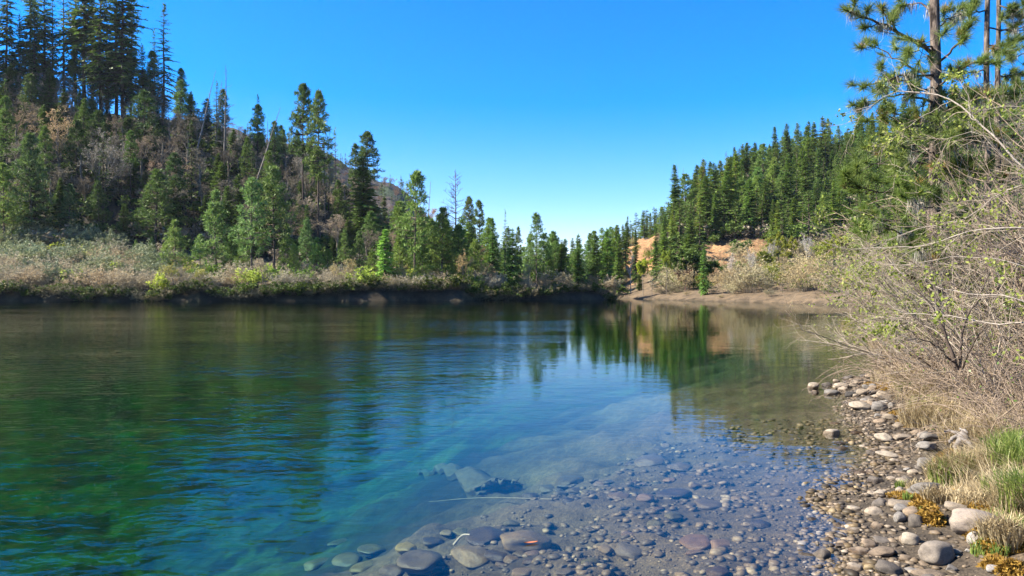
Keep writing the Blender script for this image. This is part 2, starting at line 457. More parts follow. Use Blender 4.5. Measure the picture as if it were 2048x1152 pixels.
# ------------------------------------------------------------------ ground sheet, river
def build_ground():
    az = np.concatenate([np.radians(np.linspace(-180, -48, 46)[:-1]), np.radians(np.linspace(-48, 48, 620)), np.radians(np.linspace(48, 180, 46)[1:-1])])
    r = np.exp(np.linspace(math.log(.6), math.log(1500), 430))
    A, R = np.meshgrid(az, r)
    X, Y = R * np.sin(A), R * np.cos(A)
    Z = height(X, Y)
    k, n = X.shape
    idx = np.arange(k * n).reshape(k, n)
    a, b = idx[:-1], idx[1:]
    q = np.stack([a, np.roll(a, -1, 1), np.roll(b, -1, 1), b], -1).reshape(-1, 4)
    cen = len(idx.ravel())
    V = np.concatenate([np.stack([X, Y, Z], -1).reshape(-1, 3), [[0, 0, hz(0, 0)]]])
    fan = np.stack([np.full(n, cen), np.roll(idx[0], -1), idx[0]], -1)
    g = Geo(); g.add(V, q, 0, True); g.f.append((fan, 0, True))
    me = g.mesh('terrain', [M['ground']])
    # what the ground is made of, place by place
    x, y, z = V[:, 0], V[:, 1], V[:, 2]
    d = sdf(x, y)
    px = CX + F * x / np.maximum(y, 8)
    C = np.zeros((len(V), 3))
    def put(mask, col):
        m = np.clip(mask, 0, 1)[:, None]
        C[:] = C * (1 - m) + np.array(col) * m
    put(np.ones(len(V)), (.042, .036, .025))                               # forest floor
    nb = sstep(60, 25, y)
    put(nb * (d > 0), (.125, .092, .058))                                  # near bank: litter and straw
    put(nb * sstep(2.0, 3.2, d), (.060, .045, .030))                       # leaf litter under the thicket, darkened for dark gaps between stems
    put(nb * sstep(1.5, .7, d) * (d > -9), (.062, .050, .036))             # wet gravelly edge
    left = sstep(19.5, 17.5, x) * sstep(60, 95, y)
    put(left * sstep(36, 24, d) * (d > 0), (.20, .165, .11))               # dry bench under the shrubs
    put(left * sstep(6.5, 4.5, d) * (d > 0), (.042, .036, .026))  # bank edge darkened in colour to hide sunlit bumps
    put(left * sstep(2.9, 2.3, z) * (z > -.2), (.035, .030, .022))            # cut bank, its shade painted into the soil colour
    right = (1 - left) * (1 - nb) * sstep(60, 75, y) * (x > 0)
    put(right * sstep(26, 18, d) * (d > 0) * (y < 170), (.125, .092, .056))      # tan far-right shore
    e = fbm(x, y, 12, 3)
    clay = sstep(1222, 1238, px) * sstep(1322, 1306, px) * sstep(165, 174, y + 5 * e) * sstep(214, 204, y) * (y > 100)
    road = sstep(1405, 1425, px + 12 * e) * sstep(1545, 1520, px + 12 * e) * sstep(143, 147, y + 4 * e) * sstep(186, 176, y)
    put(np.maximum(clay, road), (.25, .145, .068))                          # clay bluff and road cut
    far = sstep(380, 480, y)
    put(far, (.062, .050, .042))
    put(far * sstep(.05, .35, fbm(x, y, 90, 4)), (.03, .045, .022))
    bedm = (d < 0) * 1.0
    put(bedm, (.068, .052, .030))
    depth = -z
    put(bedm * sstep(.75, 1.5, depth + .3 * fbm(x, y, 3, 3)), (.009, .0105, .009))      # silt below the drop-off, painted darker to look like deep water
    alg = sstep(1.3, 2.3, depth + .4 * fbm(x, y, 5, 3))
    put(bedm * alg, (.021, .035, .010))                                               # water weed on the deeper bed, its green also standing in for the water's glow
    put(bedm * alg * sstep(.02, .35, fbm(x, y, 5.5, 4)), (.006, .011, .005))
    put(bedm * alg * sstep(.1, .4, fbm(x + 31, y, 3.2, 4)), (.036, .056, .013))
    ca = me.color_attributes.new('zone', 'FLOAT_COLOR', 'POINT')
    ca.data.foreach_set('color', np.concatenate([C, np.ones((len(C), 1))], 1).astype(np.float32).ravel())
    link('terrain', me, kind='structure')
build_ground()

def build_river():
    g = Geo()
    xs = np.array([-420, 420]); ys = np.array([-70, 420])
    V = [(xs[i], ys[j], z) for z in (-9.0, 0.0) for j in (0, 1) for i in (0, 1)]
    Fq = [(0, 2, 3, 1), (4, 5, 7, 6), (0, 1, 5, 4), (1, 3, 7, 5), (3, 2, 6, 7), (2, 0, 4, 6)]
    g.add(V, Fq)
    link('river', g.mesh('river', [M['water']]), kind='structure')
build_river()

# ------------------------------------------------------------------ tree builders (mesh pairs: trunk, crown)
def perp_rand(rng, T):
    return nrm(np.cross(T, rng.normal(size=T.shape)))

def grow(rng, P, R, c, t0, t1, Lf, ang, k, wob, up, rf=.55, Labs=None):
    """children on polylines: P (n,m,3), R (n,) base radii -> child polylines and radii"""
    n, m, _ = P.shape
    ip = np.repeat(np.arange(n), c)
    t = rng.uniform(t0, t1, n * c)
    s = t * (m - 1); i = np.minimum(s.astype(int), m - 2); f = (s - i)[:, None]
    pos = P[ip, i] * (1 - f) + P[ip, i + 1] * f
    tan = nrm(P[ip, i + 1] - P[ip, i])
    a = rng.normal(ang, .18, n * c)[:, None]
    d = np.cos(a) * tan + np.sin(a) * perp_rand(rng, tan)
    plen = np.linalg.norm(np.diff(P, axis=1), axis=2).sum(1)[ip]
    L = (plen * Lf if Labs is None else np.full(n * c, Labs)) * rng.uniform(.6, 1.25, n * c) * (1.1 - .45 * t)
    out = [pos]
    for j in range(1, k):
        d = nrm(d + wob * rng.normal(size=d.shape) + np.array([0, 0, up]))
        pos = pos + d * (L / (k - 1))[:, None]
        out.append(pos)
    return np.stack(out, 1), R[ip] * (1 - .65 * t) * rf

def taper(R, k, e=.3):
    return R[:, None] * np.linspace(1, e, k)[None]

def trunk_line(rng, H, k=9, sway=.012, lean=0.0):
    z = np.linspace(0, 1, k) * H
    off = np.cumsum(rng.normal(0, sway * H / k ** .5, (k, 2)), 0); off -= off[0]
    return np.stack([off[:, 0] * .6 + lean * z, off[:, 1] * .6, z - np.where(np.arange(k) == 0, .8, 0)], 1)

def trunk_at(P, z):
    return np.stack([np.interp(z, P[:, 2], P[:, 0]), np.interp(z, P[:, 2], P[:, 1]), z], 1)

def fir(seed, H=20., R=3.2, z0=.08, nb=150, m=7, shape=.8, droop=.28, r0=.013, bark='bark_dark', leaf='fir', spray=1.0, dens=3, bare=0, sparse=0.):
    rng = np.random.default_rng(seed)
    T = trunk_line(rng, H)
    gt = Geo(); gt.tubes(T, H * r0 * (np.linspace(1, .06, len(T)) ** .9), 7)
    u = np.sort(rng.uniform(0, 1, nb) ** .9)
    z = H * (z0 + (1 - z0) * u * .985)
    L = R * (1 - u) ** shape * rng.uniform(.5, 1.2, nb) * np.minimum(1, .55 + u * 3) + .03 * R + .15
    lob = 1 + .25 * np.sin(np.arange(nb) * 2.39996 * 1.0 + 9 * u)
    L = L * lob
    az = np.arange(nb) * 2.39996 + rng.normal(0, .35, nb)
    h = np.stack([np.cos(az), np.sin(az), np.zeros(nb)], 1)
    el = np.interp(u, [0, .5, 1], [-.32, .02, .75]) + rng.normal(0, .1, nb)
    base = trunk_at(T, z)
    def pos(t):
        t = np.asarray(t)[..., None]
        return base.reshape((nb,) + (1,) * (t.ndim - 2) + (3,)) + (h * L[:, None]).reshape((nb,) + (1,) * (t.ndim - 2) + (3,)) * t * .97 + np.array([0, 0, 1.]) * (L * 1.0).reshape((nb,) + (1,) * (t.ndim - 1)) * (t * np.sin(el).reshape((nb,) + (1,) * (t.ndim - 1)) - droop * t ** 2 + .35 * droop * t ** 3)
    tt = np.linspace(0, 1, 4)[None].repeat(nb, 0)
    gc = Geo(); gc.tubes(pos(tt), taper(.006 * H * r0 / .013 * (.3 + L / R), 4, .25), 3, 0)
    if bare:      # dead lower branches
        zb = rng.uniform(.15, z0 + .05, bare) * H; ab = rng.uniform(0, 6.28, bare); Lb = rng.uniform(.3, .8, bare) * R
        hb = np.stack([np.cos(ab), np.sin(ab), np.full(bare, -.25)], 1)
        Pb = trunk_at(T, zb)[:, None] + hb[:, None] * (Lb[:, None] * np.linspace(0, 1, 3))[..., None]
        gc.tubes(Pb, taper(np.full(bare, .0028 * H), 3), 3, 0)
    tm = np.linspace(.16, 1, m)[None].repeat(nb, 0) + rng.uniform(-.05, .05, (nb, m))
    P = pos(tm); D = nrm(pos(tm + .03) - pos(tm - .03))
    up = np.array([0, 0, 1.]); S = nrm(np.cross(D, up))
    for k in range(dens):
        side = (1, -1, 0, .5, -.5)[k]
        l = (L[:, None] * .40 * (1.12 - tm) + .045 * R + .12) * rng.uniform(.65, 1.3, (nb, m)) * spray
        if side == 0: l *= .7
        d = nrm(D * rng.uniform(.45, .9, (nb, m, 1)) + S * side * .85 + up * rng.normal(-.10, .16, (nb, m, 1)) + (rng.normal(0, .5, (nb, m, 1)) * up if side == 0 else 0))
        keep = rng.uniform(0, 1, (nb, m)) > sparse
        gc.kites((P + d * .02)[keep], d[keep], l[keep], (l * rng.uniform(.13, .24, (nb, m)))[keep], rng, 1, .5, up)
    # leader
    n = 10
    zz = H * rng.uniform(.93, 1.0, n); aa = rng.uniform(0, 6.28, n)
    d = nrm(np.stack([np.cos(aa) * .5, np.sin(aa) * .5, np.ones(n)], 1))
    gc.kites(trunk_at(T, zz), d, .25 + .02 * H, .03 + .004 * H, rng, 1)
    return gt.mesh('fir_trunk', [M[bark]]), gc.mesh('fir_crown', [M[bark], M[leaf]])

def pine(seed, H=14., R=2.8, z0=.1, nb=90, tufts=6, needles=13, tl=.5, shape=.75, r0=.014, leaf='pine', bark='bark_pine', w=.075, rise=.35, clump=.18, cone=True):
    """pine with needle tufts at the ends of upturned branches"""
    rng = np.random.default_rng(seed)
    T = trunk_line(rng, H, 9, .014)
    gt = Geo(); gt.tubes(T, H * r0 * (np.linspace(1, .08, len(T)) ** .9), 7)
    u = np.sort(rng.uniform(0, 1, nb)); u = np.round(u * nb / 5) / (nb / 5) * .7 + u * .3      # loose whorls
    z = H * (z0 + (1 - z0) * u * .97)
    prof = np.clip((1 - u), 0, 1) ** shape * np.minimum(1, .5 + 2.2 * u)
    L = R * prof * rng.uniform(.55, 1.2, nb) + .12 * R
    az = np.arange(nb) * 2.39996 + rng.normal(0, .4, nb)
    h = np.stack([np.cos(az), np.sin(az), np.zeros(nb)], 1)
    el = np.interp(u, [0, .5, 1], [-.15, .2, .9]) + rng.normal(0, .12, nb)
    k = 5; t = np.linspace(0, 1, k)
    base = trunk_at(T, z)
    P = base[:, None] + h[:, None] * (L[:, None] * t * np.cos(el)[:, None])[..., None]
    P[..., 2] += L[:, None] * (t * np.sin(el)[:, None] + (t ** 2 - .6 * t) * rise)
    P[:, 1:] += rng.normal(0, .035, (nb, k - 1, 3)) * L[:, None, None]
    gc = Geo(); gc.tubes(P, taper(.0045 * H * (.3 + L / R), k, .25), 3, 0)
    # tuft centres: near the ends and on side shoots
    tt = rng.uniform(.35, 1, (nb, tufts)) ** .7; tt[:, 0] = 1
    s = tt * (k - 1); i = np.minimum(s.astype(int), k - 2); f = (s - i)[..., None]
    ib = np.arange(nb)[:, None]
    C = P[ib, i] * (1 - f) + P[ib, i + 1] * f
    tan = nrm(P[ib, i + 1] - P[ib, i])
    off = rng.normal(size=C.shape) * np.array([1, 1, .6]) * (L[:, None, None] * clump); off[:, 0] = 0
    C2 = C + off
    sh = np.stack([C[:, 1:], (C[:, 1:] * .4 + C2[:, 1:] * .6) + np.array([0, 0, -.02]), C2[:, 1:]], 2).reshape(-1, 3, 3)
    gc.tubes(sh, taper(np.full(len(sh), .0014 * H), 3, .5), 3, 0)
    Cc = C2.reshape(-1, 3); n = len(Cc)
    ax = nrm(nrm(off + 1e-6).reshape(-1, 3) * .5 + tan.reshape(-1, 3) * .6 + np.array([0, 0, .55]))
    d = nrm(ax[:, None] * rng.uniform(.15, 1.1, (n, needles, 1)) + rng.normal(0, .62, (n, needles, 3)))
    l = tl * rng.uniform(.6, 1.2, (n, needles)) * rng.uniform(.75, 1.2, (n, 1))
    gc.kites(np.repeat(Cc, needles, 0) - d.reshape(-1, 3) * .02, d.reshape(-1, 3), l.ravel(), l.ravel() * w, rng, 1, .55)
    return gt.mesh('pine_trunk', [M[bark]]), gc.mesh('pine_crown', [M[bark], M[leaf]])

def bare_tree(seed, H=12., bark='bark_oak', bud='bud', spread=.62, trunk_f=.38, n1=6, twigs=1.0, budn=3, budl=.19, stems=1, wob=.22, up=.10, r0=.018, upright=.5):
    rng = np.random.default_rng(seed)
    gt, gc = Geo(), Geo()
    P0, R0 = [], []
    for s in range(stems):
        T = trunk_line(rng, H * (trunk_f + .28), 7, .04, lean=0 if stems == 1 else rng.uniform(-.3, .3))
        if stems > 1: T[:, :2] += rng.normal(0, .015 * H, 2)
        P0.append(T); R0.append(H * r0 * (1 if stems == 1 else .65))
    P0 = np.array(P0); R0 = np.array(R0)
    gt.tubes(P0, taper(R0, 7, .45), 7)
    P1, R1 = grow(rng, P0, R0, n1, .42, 1.0, 0, spread, 7, wob * .8, up * upright * 2, .62, H * .42)
    gt.tubes(P1, taper(R1, 7, .35), 5)
    P2, R2 = grow(rng, P1, R1, 6, .2, 1.0, .52, .65, 6, wob, up, .6)
    gc.tubes(P2, taper(R2, 6, .35), 4)
    P3, R3 = grow(rng, P2, R2, int(6 * twigs), .15, 1.0, .5, .7, 4, wob, up * .6, .6)
    gc.tubes(P3, taper(np.maximum(R3, H * .0009), 4, .5), 3)
    P4, R4 = grow(rng, P3, R3, 4, .2, 1.0, .55, .75, 3, wob, up * .5, .6)
    tw = P4[:, 2] - P4[:, 0]
    gc.blades(P4[:, 0], nrm(tw), np.linalg.norm(tw, axis=1), H * .0014, rng)
    if budn:
        m = len(P4); ip = np.repeat(np.arange(m), budn)
        f = rng.uniform(.4, 1, len(ip))[:, None]
        pb = P4[ip, 0] + tw[ip] * f
        d = nrm(nrm(tw[ip]) + .9 * rng.normal(size=pb.shape))
        gc.kites(pb, d, budl * rng.uniform(.5, 1.2, len(ip)), budl * .2, rng, 1)
    return gt.mesh('bare_trunk', [M[bark]]), gc.mesh('bare_crown', [M[bark], M[bud]])

def snag(seed, H=18., bark='bark_snag', nb=26, R=2.2, z0=.3, droop=-.15, fine=0, shape=.8):
    rng = np.random.default_rng(seed)
    T = trunk_line(rng, H, 9, .01)
    gt = Geo(); gt.tubes(T, H * .011 * np.linspace(1, .12, 9), 7)
    u = np.sort(rng.uniform(0, 1, nb)); z = H * (z0 + (1 - z0) * u * .97); az = rng.uniform(0, 6.28, nb)
    L = R * (1 - u) ** shape * rng.uniform(.3, 1.15, nb) + .2
    el = np.interp(u, [0, 1], [droop, .5]) + rng.normal(0, .15, nb)
    h = np.stack([np.cos(az) * np.cos(el), np.sin(az) * np.cos(el), np.sin(el)], 1)
    t = np.linspace(0, 1, 4)
    P = trunk_at(T, z)[:, None] + h[:, None] * (L[:, None] * t)[..., None]
    P[..., 2] += (L[:, None] * .25 * t ** 2); P[:, 1:] += rng.normal(0, .04, (nb, 3, 3)) * L[:, None, None]
    gc = Geo(); gc.tubes(P, taper(np.full(nb, .0032 * H) * (.5 + .5 * L / R), 4, .3), 3)
    if fine:
        P2, R2 = grow(rng, P, np.full(nb, .0032 * H), fine, .2, 1, .38, .7, 3, .12, .1, .6)
        gc.tubes(P2, taper(np.maximum(R2, .0011 * H), 3, .4), 3)
    return gt.mesh('snag_trunk', [M[bark]]), gc.mesh('snag_limbs', [M[bark]])

def shrub(seed, H=2.2, W=1.6, n=26, leaf='bud', bark='bark_oak', ln=3, ll=.16, lw=.2, out=.5, tw=5, r=.008):
    """bushy shrub: many stems from one foot; stems and leaves"""
    rng = np.random.default_rng(seed)
    a = rng.uniform(0, 6.28, n)
    o = np.abs(rng.normal(out, .25, n))
    d = nrm(np.stack([np.cos(a) * o, np.sin(a) * o, np.ones(n)], 1))
    p = np.stack([rng.normal(0, .16 * W, n), rng.normal(0, .16 * W, n), np.full(n, -.15)], 1)
    L = H * rng.uniform(.6, 1.15, n); k = 6; out_ = [p]
    for j in range(1, k):
        d = nrm(d + .13 * rng.normal(size=d.shape) + np.array([0, 0, -.03]))
        p = p + d * (L / (k - 1))[:, None]; out_.append(p)
    P = np.stack(out_, 1); R = np.full(n, r)
    gs = Geo(); gs.tubes(P, taper(R, k, .4), 3)
    P2, R2 = grow(rng, P, R, tw, .25, 1, .4, .6, 4, .18, .05, .6)
    gs.tubes(P2, taper(R2, 4, .5), 3)
    P3, R3 = grow(rng, P2, R2, 3, .2, 1, .5, .6, 3, .15, .05, .6)
    t3 = P3[:, 2] - P3[:, 0]
    gl = Geo(); gs.blades(P3[:, 0], nrm(t3), np.linalg.norm(t3, axis=1), r * .5, rng)
    ip = np.repeat(np.arange(len(P3)), ln); f = rng.uniform(.2, 1, len(ip))[:, None]
    pb = P3[ip, 0] + t3[ip] * f
    dd = nrm(nrm(t3[ip]) + .8 * rng.normal(size=pb.shape))
    gl.kites(pb, dd, ll * rng.uniform(.5, 1.3, len(ip)), ll * lw, rng)
    return gs.mesh('shrub_stems', [M[bark]]), gl.mesh('shrub_leaves', [M[leaf]])

# variants: (mesh pair, height they were made at)
V = {}
V['fir'] = [(fir(10 + i, 20, 2.9 + .4 * (i % 3), .04 + .03 * (i % 2), 230, 8, .62 + .12 * (i % 4), .20 + .04 * (i % 3), spray=.85 + .1 * (i % 2)), 20) for i in range(7)]
V['fir_far'] = [(fir(30 + i, 20, 3.3, .06, 70, 5, .8, .26, dens=3, spray=1.25), 20) for i in range(3)]
V['fir_tall'] = [(fir(50 + i, 32, 4.6 - .5 * (i % 2), .22 + .1 * (i % 3), 165, 9, .62, .30, r0=.011, dens=3, bare=16, spray=.8, sparse=.30), 32) for i in range(4)]
V['fir_thin'] = [(fir(70 + i, 30, 4.2, .22, 105, 8, .8, .34, r0=.010, dens=2, bare=10, spray=.62, sparse=.25), 30) for i in range(2)]
V['fir_dense'] = [(fir(80 + i, 12, 2.6, .03, 150, 7, .75, .24, leaf='fir'), 12) for i in range(2)]
V['pine'] = [(pine(100 + i, 14, 2.5 + .3 * (i % 3), .10 + .05 * (i % 2), 85, 6, 12, .62, .7), 14) for i in range(5)]
V['pine_young'] = [(pine(120 + i, 9, 2.1, .06, 80, 5, 12, .50, .85, rise=.5), 9) for i in range(3)]
V['pine_tall'] = [(pine(140 + i, 28, 3.1, .38 + .06 * i, 84, 6, 12, .85, .55, r0=.010, bark='bark_dark', leaf='fir', rise=.2), 28) for i in range(3)]
V['pine_loose'] = [(pine(160 + i, 16, 3.0, .26, 62, 6, 12, .72, .6, r0=.012), 16) for i in range(3)]
V['oak'] = [(bare_tree(200 + i, 14, n1=7), 14) for i in range(5)]
V['oak_multi'] = [(bare_tree(220 + i, 9, stems=3, n1=4, twigs=.7, spread=.55, trunk_f=.3), 9) for i in range(3)]
V['white'] = [(bare_tree(230 + i, 12, 'bark_white', 'bud_white', .45, .4, 6, .9, 1, .22, 1 + i, .16, .2, .013), 12) for i in range(2)]
V['spring'] = [(bare_tree(240 + i, 12, 'bark_oak', 'spring', .5, .4, 7, 1.0, 7, .42, 1, .2, .15, .012), 12) for i in range(3)]
V['rust'] = [(bare_tree(250, 6, 'bark_red', 'bud_red', .8, .25, 7, .8, 3, .4, 1, .2, .05), 6)]
V['round'] = [(bare_tree(255, 8, 'bark_dark', 'fir', .85, .25, 9, .9, 5, .55, 2, .2, .05), 8)]
V['snag'] = [(snag(260 + i, 20, nb=30 + 6 * i, R=2.6), 20) for i in range(3)]
V['snag_bare'] = [(snag(265 + i, 20, nb=10, R=1.4), 20) for i in range(2)]
V['rusty'] = [(snag(268, 20, 'bark_red', 95, 4.3, .18, -.05, 4, .6), 20)]
V['brush'] = [(shrub(300 + i, 2.3, 2.2, 30, 'brush_twig', 'bark_oak', 7, .15, .13, tw=6), 2.3) for i in range(4)]
V['broom'] = [(shrub(320 + i, 2.0, 1.8, 34, 'broom', 'bark_oak', 6, .26, .12, .42), 2.0) for i in range(3)]
V['willow'] = [(shrub(340 + i, 4.2, 2.0, 22, 'brush_twig', 'bark_oak', 6, .17, .2, .45, 7, .014), 4.2) for i in range(3)]
V['leafy'] = [(shrub(360 + i, 2.6, 2.0, 24, 'spring', 'bark_oak', 4, .22, .3, .5), 2.6) for i in range(2)]
V['evergreen'] = [(shrub(380 + i, 2.6, 2.2, 28, 'fir', 'bark_dark', 7, .26, .3, .5), 2.6) for i in range(2)]
V['fir_fill'] = [(fir(400 + i, 18, 4.0, .05, 42, 4, .75, .22, dens=3, spray=1.5), 18) for i in range(3)]
V['under'] = [(shrub(420 + i, 2.6, 3.2, 14, ['bud', 'fir', 'fir', 'fir'][i % 4], 'bark_oak', 3, .5, .3, .7, 4, .02), 2.6) for i in range(4)]
PART2 = {'brush': ('stems', 'twigs'), 'broom': ('stems', 'foliage'), 'willow': ('stems', 'twigs'), 'leafy': ('stems', 'foliage'), 'evergreen': ('stems', 'foliage'), 'snag': ('trunk', 'dead_limbs'), 'snag_bare': ('trunk', 'dead_limbs'), 'rusty': ('trunk', 'dead_limbs')}

def merged(name, items, mats):
    """copies of builder meshes joined into one object of kind stuff: (mesh pair, x, y, scale, wide)"""
    g = Geo(); cache = {}
    slot = {m: i for i, m in enumerate(mats)}
    for pair, x, y, sc, wd in items:
        a = _rp.uniform(0, 6.28); c, s_ = math.cos(a) * sc * wd, math.sin(a) * sc * wd; z = hz(x, y)
        for me in pair:
            if me.name not in cache:
                co = np.empty(len(me.vertices) * 3, np.float32); me.vertices.foreach_get('co', co)
                li = np.empty(len(me.loops), np.int32); me.loops.foreach_get('vertex_index', li)
                lt = np.empty(len(me.polygons), np.int32); me.polygons.foreach_get('loop_total', lt)
                ls = np.empty(len(me.polygons), np.int32); me.polygons.foreach_get('loop_start', ls)
                mi = np.empty(len(me.polygons), np.int32); me.polygons.foreach_get('material_index', mi)
                fs = []
                for n_ in (3, 4):
                    for k_ in np.unique(mi):
                        q_ = (lt == n_) & (mi == k_)
                        if q_.any(): fs.append((li[ls[q_][:, None] + np.arange(n_)], slot[me.materials[int(k_)].name]))
                cache[me.name] = (co.reshape(-1, 3), fs)
            co, fs = cache[me.name]
            W = np.stack([co[:, 0] * c - co[:, 1] * s_ + x, co[:, 0] * s_ + co[:, 1] * c + y, co[:, 2] * sc + z], 1)
            first = True
            off = g.n; g.v.append(W.astype(np.float32)); g.n += len(W)
            for f_, m_ in fs: g.f.append((f_ + off, m_, False))
    return link(name, g.mesh(name, [bpy.data.materials[m] for m in mats]), kind='stuff')

_rp = random.Random(11)
def plant(kind, name, x, y, h, label, cat, group=None, var=None, wide=1.0, tint=None, lean=None, sink=0.0):
    vs = V[kind]; (mt, mc), H0 = vs[_rp.randrange(len(vs)) if var is None else var % len(vs)]
    z = hz(x, y) - sink
    s = h / H0
    o = thing(name, (x, y, z), label, cat, group, _rp.uniform(0, 6.28), (s * wide, s * wide, s))
    if lean: o.rotation_euler = (lean[1], lean[0], 0)
    pn = PART2.get(kind, ('trunk', 'crown'))
    tint = tint or (1, 1, 1)
    k = _rp.uniform(.82, 1.18); wv = _rp.uniform(-.08, .08)
    c = (tint[0] * k * (1 + wv), tint[1] * k, tint[2] * k * (1 - wv))
    link(pn[0], mt, o, color=(k, k, k), kind='stuff' if pn[0] == 'stems' else None)
    link(pn[1], mc, o, color=c, kind='stuff' if pn[1] != 'crown' else None)
    return o

def plant_px(kind, name, px, ytop, Y, label, cat, **kw):
    """a plant that stands at depth Y and reaches the given photo row"""
    x = (px - CX) / F * Y
    h = CZ + (CY - ytop) / F * Y - hz(x, Y)
    return plant(kind, name, x, Y, max(h, .8), label, cat, **kw)

